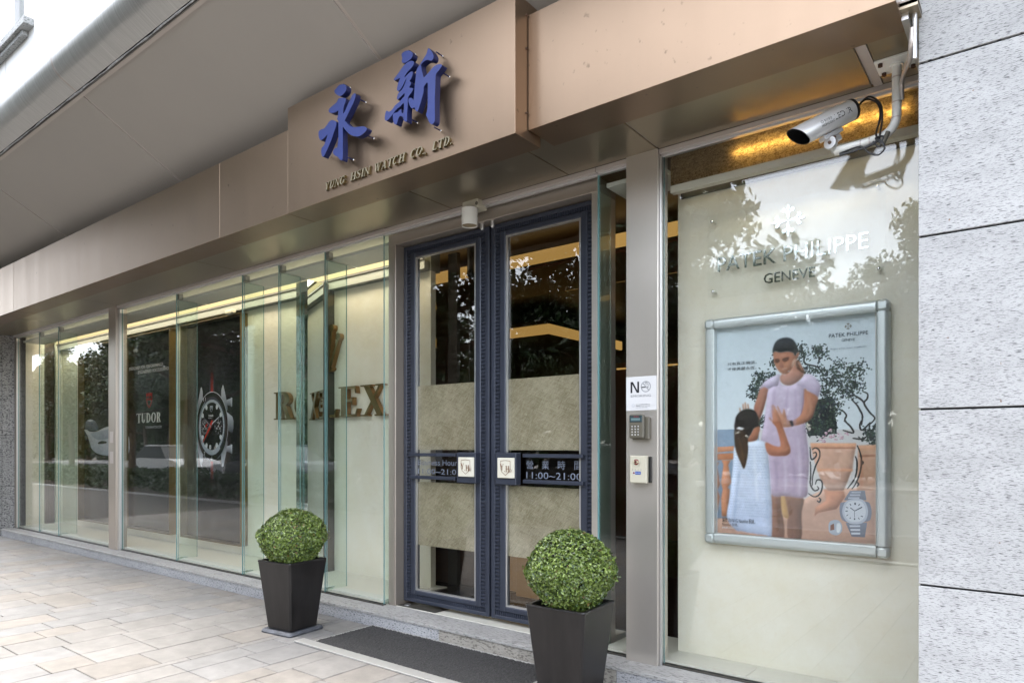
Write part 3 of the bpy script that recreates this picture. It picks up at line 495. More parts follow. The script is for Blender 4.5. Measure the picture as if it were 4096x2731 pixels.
pr2 = random.Random(4); pts = [(-16 + .09 * i, 2.108 + pr2.uniform(-.003, .003), cz(2.108) - .004) for i in range(220)]
MB().tube(pts, [pr2.uniform(.002, .008) for _ in pts], 6).build('sealant_bead', CAULK, bld, smooth=True)
mb = MB(); mb.add([(X, y, cz(y) - d) for X in (-16.3, 5) for y, d in ((2.122, .006), (2.142, .006), (2.142, -.002), (2.122, -.002))], [(0, 1, 5, 4), (1, 2, 6, 5), (3, 0, 4, 7)]).build('edge_trim', SEAL, bld)
MB().box(-17, 5, 2.088, 2.4, 4.07, 4.25).build('edge_light_block', JOINT, bld)  # hidden dark box added to stop sky light leaking through the edge gap
MB().box(-17, 5, 2.116, 2.124, cz(2.12) - .007, cz(2.12) + .01).build('drip_trim', TRIM, bld)
w = MB(); w.box(-17, -9.4, 1.93, 2.2, 4.264, 8.5); w.box(-6.27, 5, 1.93, 2.2, 4.264, 8.5); w.box(-9.4, -6.27, 1.93, 2.2, 4.264, 4.645); w.box(-9.4, -6.27, 1.93, 2.2, 6.4, 8.5)
w.box(-17, 5, 2.2, 9.5, 8.3, 8.5); w.build('wall', WHITEWALL, bld)
for k in range(-16, 5):
    MB().box(k + .1, k + .104, 1.9285, 1.9295, 4.27, 8.4).build('panel_seam', KERB, bld)
sl = thing('window_sill', 'grey granite sill in three stones below the upper window', 'sill')
for a, b_ in ((-9.45, -8.1), (-8.098, -6.905), (-6.903, -6.24)): MB().cbox(a, b_, 1.86, 1.999, 4.588, 4.648, .004).build('sill_stone', SILL, sl)
MB().cbox(-9.45, -6.36, 1.885, 1.9295, 4.55, 4.5865, .003).build('sill_stone', SILL, sl)
uw = thing('upper_window', 'pale framed upper storey window above the grey granite sill', 'window')
fr = MB(); fr.box(-9.39, -6.28, 1.99, 2.05, 6.33, 6.39); fr.box(-9.39, -6.28, 1.99, 2.05, 4.65, 4.70)
for a in (-9.39, -8.35, -6.94, -6.34): fr.box(a, a + .06, 1.985, 2.055, 4.701, 6.33)
fr.build('frame', WHITEV, uw)
MB().box(-9.33, -6.34, 2.02, 2.026, 4.70, 6.33).build('pane', GLASS, uw); MB().box(-9.33, -6.34, 2.12, 2.13, 4.66, 6.38).build('blind', mat('blue_grey_blind', (.10, .12, .16), .8), uw)
# bulkhead and interior shell
shell = MB(); shell.box(-14, .6, 3.31, 3.4, 2.965, 3.6); shell.build('bulkhead', JOINT, **ST)
rm = MB(); rm.box(-14, .8, 3.5, 9.2, 2.965, 3.1); rm.box(-14, .8, 9.1, 9.2, -.1, 2.965); rm.box(-14.1, -14, 3.5, 9.2, -.1, 3.1); rm.box(.8, .9, 3.3, 9.2, -.1, 3.1)
rm.build('interior_wall', WALNUT, **ST)
MB().box(-14, .8, 3.95, 9.1, -.1, .112).build('interior_floor', FLOORD, **ST)
# ================================================================ porch soffit and fascias
ps = thing('porch_soffit', 'champagne metal soffit panels under the fascia above the shop glass', 'soffit')
pj = [-14, -10.294, -8.402, -5.882, -3.19, -2.242, -1.656, -.60, -.36]
for i in range(len(pj) - 1):
    if pj[i] == -.60: MB().cbox(-.56, -.36, 2.90, 3.44, 2.925, 2.95, .001).build('soffit_panel', SOFFIT, ps)
    else: MB().cbox(pj[i] + .004, pj[i + 1] - (.004 if pj[i + 1] < -2 else .009), 2.90, 3.44, 2.925, 2.95, .001).build('soffit_panel', SOFFIT, ps)
MB().box(-.598, -.563, 3.0, 3.44, 2.921, 2.95).build('joint_strip', SEAL, ps)
MB().box(-14, -.36, 2.9, 3.44, 2.936, 2.956).build('backing', SEAL, ps)
fl = thing('left_fascia', 'long bronze metal fascia left of the blue lettered sign box', 'fascia')
for a, b_ in ((-14, -9.418), (-9.414, -4.890), (-4.8865, -4.0165)): MB().cbox(a, b_, 2.71, 2.926, 2.865, 3.43, .0015).build('fascia_panel', BRONZE, fl)
frr = thing('right_fascia', 'plain pale bronze fascia panel right of the sign box', 'fascia')
MB().cbox(-2.078, -.419, 2.813, 3.046, 2.916, 3.505, .0015).build('fascia_panel', BRONZE, frr)
MB().box(-.418, -.395, 2.93, 3.4, 2.90, 3.6).build('end_flashing', ALU, frr)
sg = thing('sign_box', 'projecting bronze sign box with blue characters and small raised capitals', 'sign', loc=(-3.05, 2.707, 2.865))
O = Vector((-3.05, 2.707, 2.865))
MB().cbox(-4.0135 - O.x, -2.0815 - O.x, 0, .22, 0, .71, .0015).build('casing', BRONZE, sg)
for z in (3.50, 3.33, 3.0): MB().ball((-2.0795 - O.x, 2.80 - O.y, z - O.z), .006, 10, 6).build('side_bolt', RUSTB, sg, smooth=True)
for polys, pins in ((YONG, PINS[0]), (XIN, PINS[1])):
    mb = MB()
    for i, p in enumerate(polys):
        q = catmull([(-4 + a / 1000 - O.x, 2.8 + b_ / 1000 - O.z) for a, b_ in p], 3)
        mb.prism(q, 2.62 - .0003 * i - O.y, 2.657 + .0003 * i - O.y, 0, 1)
    chm = mb.build('character', [BLUE, BLUES], sg)
    for a, b_ in pins:
        X, Z = -4 + a / 1000 - O.x, 2.8 + b_ / 1000 - O.z
        MB().cyl((X, -.056, Z), .0035, (0, 1, 0), .055, 8).build('standoff', BLUES, chm); MB().ball((X, -.004, Z), .0065, 10, 6).build('standoff_cap', CHROME, chm, smooth=True)
for wd, a, b_ in (('YUNG', -3.605, -3.382), ('HSIN', -3.351, -3.155), ('WATCH', -3.132, -2.855), ('CO.,', -2.824, -2.682), ('LTD.', -2.653, -2.489)):
    L_, tot = serif_word(wd, .19); s = (b_ - a - .012) / tot
    for ch, P in L_:
        mb = MB()
        for i, p in enumerate(P): mb.prism([(a + px * s + pz * .012 - O.x, 2.922 + pz * .047 - O.z) for px, pz in p], 2.695 - .00025 * i - O.y, 2.7065 - O.y, 0, 1)
        mb.build('letter', [GOLDL, GOLDS], sg)
# ================================================================ granite walls
gr = thing('granite_wall', 'speckled white granite wall with open joints right of the shop', 'wall')
gz = [-.2, .116, .774, 1.44, 2.094, 2.752, 3.41, 4.07]
for i in range(len(gz) - 1):
    MB().cbox(-.371, 1.6, 3.0, 3.04, gz[i] + .004, gz[i + 1] - .004, .0015).build('granite_panel', GRAN, gr)
MB().box(-.366, 1.6, 3.012, 3.5, -.2, 4.1).build('backing', JOINT, gr)
gl_ = thing('left_granite_wall', 'grey rough granite wall with dark joints at the far left end of the shop', 'wall')
gz = [-.2, -.03, .714, 1.461, 2.2, 2.925]
for i in range(len(gz) - 1):
    for k in range(3): MB().cbox(-13.4 + .475 * k + .003, -13.4 + .475 * (k + 1) - .003, 3.272, 3.30, gz[i] + .003, gz[i + 1] - .003, .001).build('granite_panel', GRANL, gl_)
    MB().cbox(-11.998, -11.974, 3.304, 3.46, gz[i] + .003, gz[i + 1] - .003, .001).build('granite_panel', GRANL, gl_)
MB().box(-13.4, -11.985, 3.29, 3.6, -.2, 2.92).build('backing', JOINT, gl_)
cn = thing('conduit', 'thin grey vertical conduit pipe against the edge of the white granite wall', 'pipe')
MB().tube([(-.378, 2.957, 4.0), (-.378, 2.957, 2.755)], .0085, 10).build('pipe', ALU, cn, smooth=True)
MB().tube(catmull([(-.386, 2.95, 2.87), (-.39, 2.955, 2.81), (-.405, 3.03, 2.79), (-.439, 3.15, 2.81), (-.463, 3.26, 2.825), (-.466, 3.285, 2.76)], 5, False), .009, 10).build('taped_cable', PINKALU, cn, smooth=True)
# ================================================================ pillars, tracks, door frame
def pillar(x0, x1, label):
    t = thing('metal_pillar', label, 'pillar', 'metal pillars between the windows')
    MB().cbox(x0, x1, 3.432, 3.56, .1, 2.926, .0015).build('casing', CHAMP if x0 > -3 else FRAMEM, t); return t
pl = pillar(-8.67, -8.481, 'slim taupe metal pillar left of the dark logo panel, with two recessed plates')
for a, b_ in ((1.34, 1.47), (1.10, 1.236)): MB().cbox(-8.62, -8.54, 3.428, 3.4315, a, b_, .001).build('plate', PINKALU, pl)
pR = pillar(-1.85, -1.658, 'champagne metal pillar carrying the no smoking notice and keypad')
tk = thing('window_track', 'pale aluminium glazing tracks along the top and bottom of the shop glass', 'track')
for a, b_ in ((-11.97, -8.672), (-8.479, -3.925), (-3.92, -2.06), (-2.055, -1.852), (-1.656, -.372)):
    MB().cbox(a, b_, 3.445, 3.472, 2.898, 2.9245, .001).build('top_track', PINKALU, tk); MB().cbox(a, b_, 3.4725, 3.50, 2.888, 2.9245, .001).build('top_track', ALU, tk)
    if a != -3.92: MB().box(a, b_, 3.466, 3.50, .1003, .109).build('bottom_track', DARKT, tk)
for a, b_ in ((-11.97, -11.90), (-8.4795, -8.425), (-1.6565, -1.645)):
    MB().cbox(a, b_, 3.455, 3.50, .1005, 2.888, .001).build('side_track', ALU if a > -9 else FRAMEM, tk)
for X in (-11.90, -8.425): MB().box(X, X + .006, 3.462, 3.47, .11, 2.885).build('side_track', ALU, tk)
MB().tube([(-3.915, 3.49, 2.906), (-2.085, 3.49, 2.906)], .013, 10).build('tube_trim', WHITEP, tk, smooth=True)
df = thing('door_frame', 'taupe metal surround of the navy double doors', 'door frame')
MB().cbox(-3.92, -3.842, 3.52, 3.72, .101, 2.815, .002).build('jamb', FRAMEM, df); MB().cbox(-2.13, -2.078, 3.52, 3.72, .101, 2.815, .002).build('jamb', CHAMP, df)
MB().cbox(-3.92, -2.078, 3.52, 3.72, 2.8155, 2.897, .002).build('head', FRAMEM, df)
for X in (-3.02, -2.93): k_ = MB().cyl((X, 3.56, 2.818), .013, (0, 0, -1), .03, 12); k_.ball((X, 3.56, 2.786), .013, 12, 8); k_.build('door_stop', ALU, df, smooth=True)
# ================================================================ glass panes with fins
GRP = 'glass panes of the display windows'
joints = [-11.052, -10.35]; bays = [([-11.897, -11.052, -10.35, -8.672], 'left of the taupe pillar'), ([-8.42, -7.132, -5.876, -5.295, -4.642, -3.925], 'between the taupe pillar and the door')]
names = {-11.897: 'narrow far left glass pane beside the grey granite wall', -11.052: 'narrow second glass pane from the left end with a glass fin', -10.35: 'wide glass pane in front of the white racing car poster',
         -8.42: 'wide glass pane in front of the shield logo panel', -7.132: 'wide glass pane in front of the big watch picture', -5.876: 'narrow glass pane right of the watch picture',
         -5.295: 'narrow glass pane in front of the dark mirror column', -4.642: 'glass pane beside the door frame, before the last big letters'}
def pane(x0, x1, label, z0=.109, z1=2.89, y=3.476, mat_=None, fin=None, ret=None):
    t = thing('glass_pane', label, 'glass pane', GRP)
    mb = MB(); mb.box(x0 + .001, x1 - .001, y, y + .012, z0, z1)
    me = mb.build('sheet', [mat_ or GLASS, EDGE], t)
    for p in me.data.polygons:
        if abs(p.normal.x) > .5 or abs(p.normal.z) > .5: p.material_index = 1
    if fin:
        f = MB(); X = fin; f.prism([(0, 0)] * 0 or [(X - .006, .112), (X + .006, .112), (X + .006, 2.825), (X - .006, 2.825)], 3.5, 3.70)
        fo = f.build('fin', [GLASSG, EDGE], t)
        for p in fo.data.polygons:
            if abs(p.normal.x) < .5: p.material_index = 1
        MB().box(X - .02, X + .04, 3.49, 3.53, 2.829, 2.885).build('fin_clamp', GREYB, t); MB().box(X - .02, X + .03, 3.4895, 3.545, .109, .135).build('fin_shoe', GLASSG, t)
    return t
for xs, _ in bays:
    for i in range(len(xs) - 1): pane(xs[i], xs[i + 1], names[xs[i]], fin=xs[i + 1] if xs[i + 1] not in (-8.672, -3.925) else None)
pane(-2.053, -1.852, 'narrow glass pane between the door and the champagne pillar')
pane(-1.643, -.374, 'big glass pane in front of the framed poster, reflecting trees and sky', mat_=GLASSR)
rt = thing('return_pane', 'narrow edge-on glass strip meeting the right door jamb', 'glass pane')
MB().box(-2.062, -2.054, 3.482, 3.62, .109, 2.89).build('sheet', GLASSG, rt); MB().box(-2.062, -2.054, 3.476, 3.4815, .109, 2.89).build('polished_edge', EDGE, rt)
rt2 = thing('return_pane', 'narrow edge-on glass strip meeting the left door jamb', 'glass pane')
MB().box(-3.9245, -3.9165, 3.4895, 3.519, .109, 2.89).build('sheet', GLASSG, rt2)
# ================================================================ showcase interiors
sc = thing('showcase', 'cream stone display window interior behind the left glass with lit ceiling cove', 'display window')
MB().box(-12.0, -3.95, 3.502, 4.2, .0, .12).build('floor', CREAM, sc)
for a, b_ in ((-11.85, -10.40), (-10.30, -8.7), (-8.40, -7.17), (-7.09, -5.92), (-5.84, -5.33), (-5.25, -4.69), (-4.59, -3.96)):
    MB().cbox(a, b_, 3.51, 3.617, .1203, .133, .002).build('ledge', WHITEC, sc)
mx_ = [-12.0, -11.172, -9.80, -8.40, -8.20, -6.78, -5.53, -4.034]
for i in range(len(mx_) - 1): MB().cbox(mx_[i] + .0005, mx_[i + 1] - .0005, 4.09, 4.15, .1203, 2.767, .001).build('wall_panel', MARBLE, sc)
MB().box(-12.0, -4.034, 4.092, 4.2, 2.767, 2.96).build('upper_wall', GREYB, sc)
MB().box(-12.0, -4.04, 4.02, 4.08, 2.772, 2.843).build('beam', GREYB, sc); MB().box(-12.0, -4.04, 4.005, 4.02, 2.845, 2.863).build('dark_trim', DARKT, sc)
MB().box(-12.0, -3.95, 4.0, 4.012, 2.864, 2.91).build('cove_light', COVE, sc); MB().box(-12.0, -3.95, 3.84, 3.97, 2.918, 2.926).build('hidden_strip_lamp', STRIPB, sc)  # second strip sits unseen above the cove, added to lift the showcase light
for a, b_ in ((-11.9, -11.06), (-11.04, -10.36), (-10.34, -8.40), (-8.40, -7.14), (-7.12, -5.885), (-5.867, -5.303), (-5.287, -4.65), (-4.634, -3.93), (-2.04, -1.66)):
    MB().cbox(a, b_, 3.54, 3.815, 2.83, 2.855, .002).build('ceiling_panel', WHITEC, sc)
MB().box(-12.0, -3.95, 3.50, 4.0, 2.93, 2.955).build('upper_ceiling', WHITEC, sc)
ew = MB(); ew.box(-12.06, -12.0, 3.46, 3.845, .0, 2.95); ew.box(-12.06, -12.0, 4.0, 4.15, .0, 2.95); ew.build('end_wall', MARBLE, sc)
for k in range(4): MB().box(-12.3, -12.02 - .02 * k, 3.846 + k * .039, 3.846 + k * .039 + .03, .1, 2.9).build('dark_slat', WALNUT, sc)
MB().box(-4.034, -3.93, 4.3, 4.34, .115, 2.95).build('side_return', DARKT, sc)
mc = thing('mirror_column', 'tall narrow dark mirror column in front of the cream wall beside the big letters', 'mirror column')
fp_ = [(-5.5217, 3.815), (-5.3455, 3.815), (-5.315, 3.972), (-5.315, 4.088), (-5.5217, 4.088)]
MB().add([(x, y, z) for z in (.1205, 2.828) for x, y in fp_], [(i, (i + 1) % 5, 5 + (i + 1) % 5, 5 + i) for i in range(5)] + [(4, 3, 2, 1, 0), (5, 6, 7, 8, 9)]).build('mirror', MIRROR, mc)
MB().box(-5.3145, -5.308, 3.968, 4.088, .1205, 2.828).build('edge_strip', DARKT, mc)
# big serif letters and crown
rl = thing('wall_lettering', 'big bronze serif ROLEX letters with a crown on the cream wall', 'lettering')
L_, tot = serif_word('ROLEX', .22); s = (6.224 - 4.50) / tot
for ch, P in L_:
    mb = MB()
    for i, p in enumerate(P): mb.prism([(-6.224 + px * s, 1.57 + pz * .28) for px, pz in p], 4.03 - .0003 * i, 4.075, 0, 1)
    mb.build('letter', [GOLDS, COPPER], rl)
mb = MB(); cx, cz0 = -5.375, 2.03
for k, (bx, bz, tx, tz) in enumerate([(-.07, 0, -.195, .27), (-.04, -.01, -.10, .36), (0, -.015, 0, .41), (.04, -.01, .10, .36), (.07, 0, .195, .27)]):
    bw = .022
    mb.prism([(cx + bx - bw, cz0 + bz), (cx + bx + bw, cz0 + bz), (cx + tx + .012, cz0 + tz), (cx + tx - .012, cz0 + tz)], 4.03 - .0003 * k, 4.075, 0, 1)
    q = [(cx + tx + .034 * math.cos(a), cz0 + tz + .02 + .034 * math.sin(a)) for a in [math.pi * j / 8 for j in range(16)]]
    mb.prism(q, 4.028 - .0003 * k, 4.075, 0, 1)
mb.prism([(cx + .115 * math.cos(a), cz0 - .002 + .035 * math.sin(a)) for a in [math.pi * j / 12 for j in range(24)]], 4.0265, 4.075, 0, 1)
mb.build('crown', [GOLDS, COPPER], rl)
el = thing('emergency_light', 'small beige fixture under the beam above the watch picture', 'light fixture')
MB().cbox(-7.06, -6.90, 3.97, 4.014, 2.742, 2.782, .006).build('housing', IVORY, el); MB().cbox(-7.03, -6.93, 3.975, 4.01, 2.732, 2.7415, .003).build('diffuser', GREYB, el)
dc = thing('dome_camera', 'tiny black dome camera high inside behind the left door leaf', 'security camera')
dm_ = MB(); dm_.ball((-3.775, 4.3, 2.74), .035, 14, 10); dm_.build('dome', BLACK, dc, smooth='all'); MB().cyl((-3.775, 4.3, 2.76), .03, (0, 0, 1), .2, 14).build('stem', BLACK, dc)
# ---------------------------------------------------------------- posters in the showcase
def poster(x0, x1, label):
    t = thing('poster_panel', label, 'poster', 'dark poster panels in the display window'); z0, z1 = .222, 2.737; w = .012
    for nm, a in (('frame_rail', (x0, x1, z1 - w, z1)), ('frame_rail', (x0, x1, z0, z0 + w)), ('frame_rail', (x0, x0 + w, z0 + w, z1 - w)), ('frame_rail', (x1 - w, x1, z0 + w, z1 - w))):
        MB().cbox(a[0], a[1], 4.004, 4.0895, a[2] + .0005, a[3] - .0005, .001).build(nm, BRZF, t)
    return t
def bgd(x0, x1):
    p = Print(0, 0, 4.086); p.poly([(x0 * 1000 + 12, 235), (x1 * 1000 - 12, 235), (x1 * 1000 - 12, 2724), (x0 * 1000 + 12, 2724)], '0b0d16', '08090d'); return p
t1 = poster(-11.17, -9.86, 'dark poster of a white streamlined racing car at the left end of the window')
p = bgd(-11.17, -9.86)
for c1, c2, pts in CAR: p.poly([(-11400 + a, 200 + b_) for a, b_ in pts], c1, c2, 3)
p.build('print', PRINTG, t1)
t2 = poster(-9.712, -8.385, 'black poster panel with a red shield and white TUDOR lettering')
p = bgd(-9.712, -8.385)
p.text('DESIGNED FOR PERFORMANCE.', -9676, -8719, 2312, 2352, 'e8eaf0', .3); p.text('ENGINEERED FOR ELEGANCE.', -9416, -8545, 2250, 2290, 'e8eaf0', .3)
cx = -9095
def shield(p, cx, cz, w, h, col, col2, inner):
    o = [(-.5, .5), (-.33, .42), (-.17, .5), (0, .43), (.17, .5), (.33, .42), (.5, .5), (.47, -.05), (.35, -.3), (0, -.52), (-.35, -.3), (-.47, -.05)]
    p.poly([(cx + a * w, cz + b_ * h) for a, b_ in o], col, col2)
    for q in ([(-.36, .28), (-.07, .28), (-.07, .1), (-.34, .1)], [(.07, .28), (.36, .28), (.34, .1), (.07, .1)], [(-.33, .0), (.33, .0), (.3, -.12), (.2, -.26), (0, -.4), (-.2, -.26), (-.3, -.12)]):
        p.poly([(cx + a * w, cz + b_ * h) for a, b_ in q], inner)
shield(p, cx, 1893, 168, 200, 'b3141f', '8e0e18', '0b0d14')
L_, tot = serif_word('TUDOR', .24); s = 715 / tot
for ch, P in L_: p.glyphs([[(-9455 + a * s, 1606 + b_ * 124) for a, b_ in q] for q in P], 'f2f2f2')
p.text('TUDORWATCH.COM', -9172, -8734, 1529, 1560, 'e8eaf0')
p.build('print', PRINTG, t2)
t3 = poster(-8.12, -6.80, 'black poster panel with a large steel chronograph watch picture')
p = bgd(-8.12, -6.80); cx, cz_ = -7539, 1530
for k in range(60):
    zz = 2230 - k * 13; f = min(1, k / 30.0)
    if zz > 1900: p.poly([(cx - 208, zz), (cx + 208, zz), (cx + 208, zz + 6), (cx - 208, zz + 6)], '%02x%02x%02x' % (int(12 + 12 * f), int(13 + 14 * f), int(20 + 18 * f)), lay=3)
for k in range(44):
    zz = 1140 - k * 11; f = max(0, 1 - k / 32.0)
    if f > 0: p.poly([(cx - 208, zz), (cx + 208, zz), (cx + 208, zz - 5), (cx - 208, zz - 5)], '%02x%02x%02x' % (int(9 + 12 * f), int(10 + 14 * f), int(16 + 20 * f)), lay=3)
p.k = 6
for zz0, zz1, n in ((1930, 2250, 25), (780, 1130, 27)):
    for k in range(n):
        zz = zz0 + (zz1 - zz0) * k / n; f = 1 - abs((zz - (1930 if zz0 > 1500 else 1130)) / 330.0); f = max(0, min(1, f))
        p.poly([(cx - 28, zz), (cx + 28, zz), (cx + 28, zz + 8), (cx - 28, zz + 8)], '%02x%02x%02x' % (int(14 + 200 * f), int(14 + 42 * f), int(18 + 30 * f)), lay=7)
        for sx_ in (-52, 36): p.poly([(cx + sx_, zz), (cx + sx_ + 16, zz), (cx + sx_ + 16, zz + 6), (cx + sx_, zz + 6)], '%02x%02x%02x' % (int(20 + 80 * f), int(22 + 84 * f), int(30 + 92 * f)), lay=7)
p.k = 8
for sg_ in (-1, 1):
    p.poly([(cx + sg_ * 205, 1800), (cx + sg_ * 205, 1930), (cx + sg_ * 232, 1990), (cx + sg_ * 250, 1985), (cx + sg_ * 330, 1780), (cx + sg_ * 340, 1700), (cx + sg_ * 260, 1700)], 'dfe4ea', '59606c')
    p.poly([(cx + sg_ * 205, 1260), (cx + sg_ * 205, 1130), (cx + sg_ * 232, 1070), (cx + sg_ * 250, 1072), (cx + sg_ * 330, 1280), (cx + sg_ * 340, 1360), (cx + sg_ * 260, 1360)], '59606c', 'd5dbe4')
for zz in (1790, 1270):
    p.poly([(cx + 320, zz - 30), (cx + 420, zz - 45), (cx + 420, zz + 45), (cx + 320, zz + 30)], 'c8ced8', '3a404a'); p.poly([(cx + 405, zz - 52), (cx + 435, zz - 48), (cx + 435, zz + 48), (cx + 405, zz + 52)], 'e6eaf0', '767d88')
p.poly([(cx + 330, 1480), (cx + 440, 1450), (cx + 462, 1500), (cx + 462, 1580), (cx + 440, 1630), (cx + 330, 1680)], 'd3d9e2', '30363f')
p.disc(cx, cz_, 352, 398, 'd9dde3', '6e747e', 48); p.disc(cx, cz_, 344, 390, '0c0d12', None, 48)
for k in range(60):
    a = R(6 * k); big = k % 5 == 0
    if k % 15 in (5, 10): continue
    r0 = 300 if big else 312
    q = [((cx + r * math.sin(a) + sgn * wdt * math.cos(a)), cz_ + r * 1.13 * math.cos(a) - sgn * wdt * math.sin(a)) for r, sgn, wdt in ((336, -1, 3.2), (336, 1, 3.2), (r0, 1, 3.2), (r0, -1, 3.2))]
    if k % 3 != 2 or big: p.poly(q, 'e8ebf0', lay=12)
p.k = 13
p.poly([(cx - 24, 1912), (cx + 24, 1912), (cx, 1862)], 'f2f4f6')
for body, ang in (('1', 30), ('2', 60), ('3', 90), ('5', 150), ('6', 180), ('7', 210), ('11', 330)):
    a = R(ang); X, Z = cx + 322 * math.sin(a), cz_ + 364 * math.cos(a); p.text(body, X - (26 if body == '11' else 14), X + (26 if body == '11' else 14), Z - 22, Z + 22, 'f0f2f5')
p.ring(cx, cz_, 296, 335, 22, '3a3f4a'); p.ring(cx, cz_, 292, 330, 10, '9ba2ad', 200, 330); p.ring(cx, cz_ - 8, 290, 322, 24, 'aab2bd', 140, 235)
p.disc(cx, cz_, 276, 306, 'c3cbd3', 'b4bcc6', 44); p.disc(cx, cz_, 248, 274, '0e0f14', None, 44)
for k in range(60):
    a = R(6 * k); p.poly([(cx + r * math.sin(a) + sgn * 1.5 * math.cos(a), cz_ + r * 1.11 * math.cos(a) - sgn * 1.5 * math.sin(a)) for r, sgn in ((274, -1), (274, 1), (250, 1), (250, -1))], '5a626e', lay=p.k + 1)
p.k += 2
for ang in (30, 60, 120, 150, 210, 240, 300, 330):
    a = R(ang); u = Vector((math.sin(a), math.cos(a))); v = Vector((u.y, -u.x)); c = Vector((cx, cz_))
    p.poly([tuple(c + Vector((q.x, q.y * 1.1))) for q in (u * 250 + v * 25, u * 250 - v * 25, u * 216 - v * 22, u * 200, u * 216 + v * 22)], 'dfe5e8')
for sg_ in (-1, 1):
    X = cx + sg_ * 150; p.disc(X, cz_ - 4, 84, 92, '17181f', None, 26); p.ring(X, cz_ - 4, 84, 92, 3, '6b717b')
    for k in range(20 if sg_ < 0 else 8):
        a = R(k * (18 if sg_ < 0 else 45)); p.poly([(X + r * math.sin(a) + s_ * 2.5 * math.cos(a), cz_ - 4 + r * 1.08 * math.cos(a) - s_ * 2.5 * math.sin(a)) for r, s_ in ((78, -1), (78, 1), (58, 1), (58, -1))], 'e2e6ea', lay=p.k + 1)
    p.k += 1
    for b_, dx, dz in ((('45', '30', '15') if sg_ < 0 else ('60', '40', '20'))[i] and (((('45', 0, 42), ('30', -34, -26), ('15', 32, -26)) if sg_ < 0 else (('60', 0, 42), ('40', -34, -26), ('20', 32, -26)))[i]) for i in range(3)): p.text(b_, X + dx - 18, X + dx + 18, cz_ + dz - 12, cz_ + dz + 12, 'f0f0f0')
    p.poly([(X - 4, cz_), (X + 4, cz_), (X + sg_ * 34, cz_ + 40), (X + sg_ * 38, cz_ + 30)], 'f0f0f0'); p.disc(X, cz_ - 4, 9, 9, 'f0f0f0', None, 12)
p.poly([(cx - 140, cz_ + 8), (cx - 80, cz_ + 40), (cx - 120, cz_ - 20)], 'c02018')
shield(p, cx, 1728, 62, 74, 'cfd6de', '8b93a0', '2b303a')
L_, tot = serif_word('TUDOR', .24); s = 132 / tot
for ch, P in L_: p.glyphs([[(cx - 66 + a * s, 1640 + b_ * 22) for a, b_ in q] for q in P], 'f2f2f2')
p.text('GENEVE', cx - 46, cx + 46, 1618, 1630, 'e0e0e0')
p.poly([(cx - 20, 1268), (cx + 20, 1268), (cx + 20, 1312), (cx - 20, 1312)], 'e8e8e8'); p.text('18', cx - 13, cx + 13, 1276, 1304, '202020')
p.poly([(cx - 8, cz_ + 18), (cx + 30, cz_ - 16), (cx - 130, cz_ + 90), (cx - 158, cz_ + 108)], 'd8dee2', 'aab2ba'); p.poly([(cx + 20, cz_ + 28), (cx - 10, cz_ - 10), (cx + 190, cz_ + 96), (cx + 252, cz_ + 130)], 'e2e8ec', 'b8c0c6')
p.poly([(cx + 30, cz_ + 70), (cx + 62, cz_ + 60), (cx + 10, cz_ - 20), (cx - 165, cz_ - 192), (cx - 168, cz_ - 186)], 'd42a20'); p.disc(cx, cz_, 14, 16, '9aa0a8', None, 14)
p.build('print', PRINTG, t3)
# ================================================================ interior seen through the doors
ic = thing('interior_ceiling_cove', 'warm glowing ceiling coves inside the dark shop behind the doors', 'ceiling light')
MB().box(-6, -.2, 4.55, 4.57, 2.80, 2.90).build('cove_light', AMBER, ic)
MB().box(-8, -4.62, 6.63, 6.66, 2.63, 2.745).build('cove_light', AMBER, ic); MB().box(-4.62, -4.59, 6.632, 8.4, 2.63, 2.745).build('cove_light', AMBER, ic)
MB().box(-8, -4.59, 6.60, 8.4, 2.746, 2.79).build('ceiling_drop', WALNUT, ic); MB().box(-3.2, -.8, 7.2, 7.24, 2.60, 2.63).build('cove_light', AMBER, ic)
MB().box(-8, -4.5, 5.6, 5.64, 2.86, 2.90).build('cove_light', AMBER, ic)
MB().box(-8, -.2, 5.0, 5.9, 2.90, 2.93).build('ceiling_drop', REDWOOD, ic); MB().box(-3.9, -.6, 5.91, 5.925, 2.905, 2.918).build('cove_light', AMBER, ic); MB().box(-4.4, -1.5, 7.9, 7.92, 2.3, 2.32).build('cove_light', AMBER, ic)
ct = thing('shop_counter', 'amber lit shop counter standing inside behind the doors', 'counter')
MB().cbox(-4.25, -3.55, 4.35, 4.9, .113, .95, .004).build('cabinet', WALNUT, ct); MB().cbox(-3.54, -3.36, 4.42, 4.9, .113, .9, .004).build('lit_front', AMBERW, ct); MB().cbox(-3.30, -2.92, 4.30, 4.9, .113, .9, .004).build('lit_front', AMBERW, ct)
dw = thing('cove_blocker', 'tall dark panel added behind the left door leaf to block the lit coves', 'cabinet'); MB().cbox(-4.47, -4.055, 4.6, 4.9, .113, 2.94, .004).build('cabinet', WALNUT, dw)  # made-up dark panel, blocks the glowing interior behind the left leaf
pw = thing('wood_wall_panel', 'dark brown and red wood wall panels at the back of the shop', 'wall panel')
MB().cbox(-7, -4.7, 8.3, 8.35, .12, 1.7, .004).build('panel', WALNUT, pw); MB().cbox(-7, -4.7, 8.3, 8.35, 1.705, 2.2, .004).build('panel', AMBERW, pw); MB().cbox(-4.6, -2.6, 8.0, 8.05, .12, 2.4, .004).build('panel', REDWOOD, pw)
MB().cbox(-1.95, -1.2, 4.6, 4.64, 2.25, 2.95, .004).build('panel', REDWOOD, pw); MB().box(-1.95, -1.2, 4.595, 4.599, 2.42, 2.46).build('cove_light', AMBER, pw)
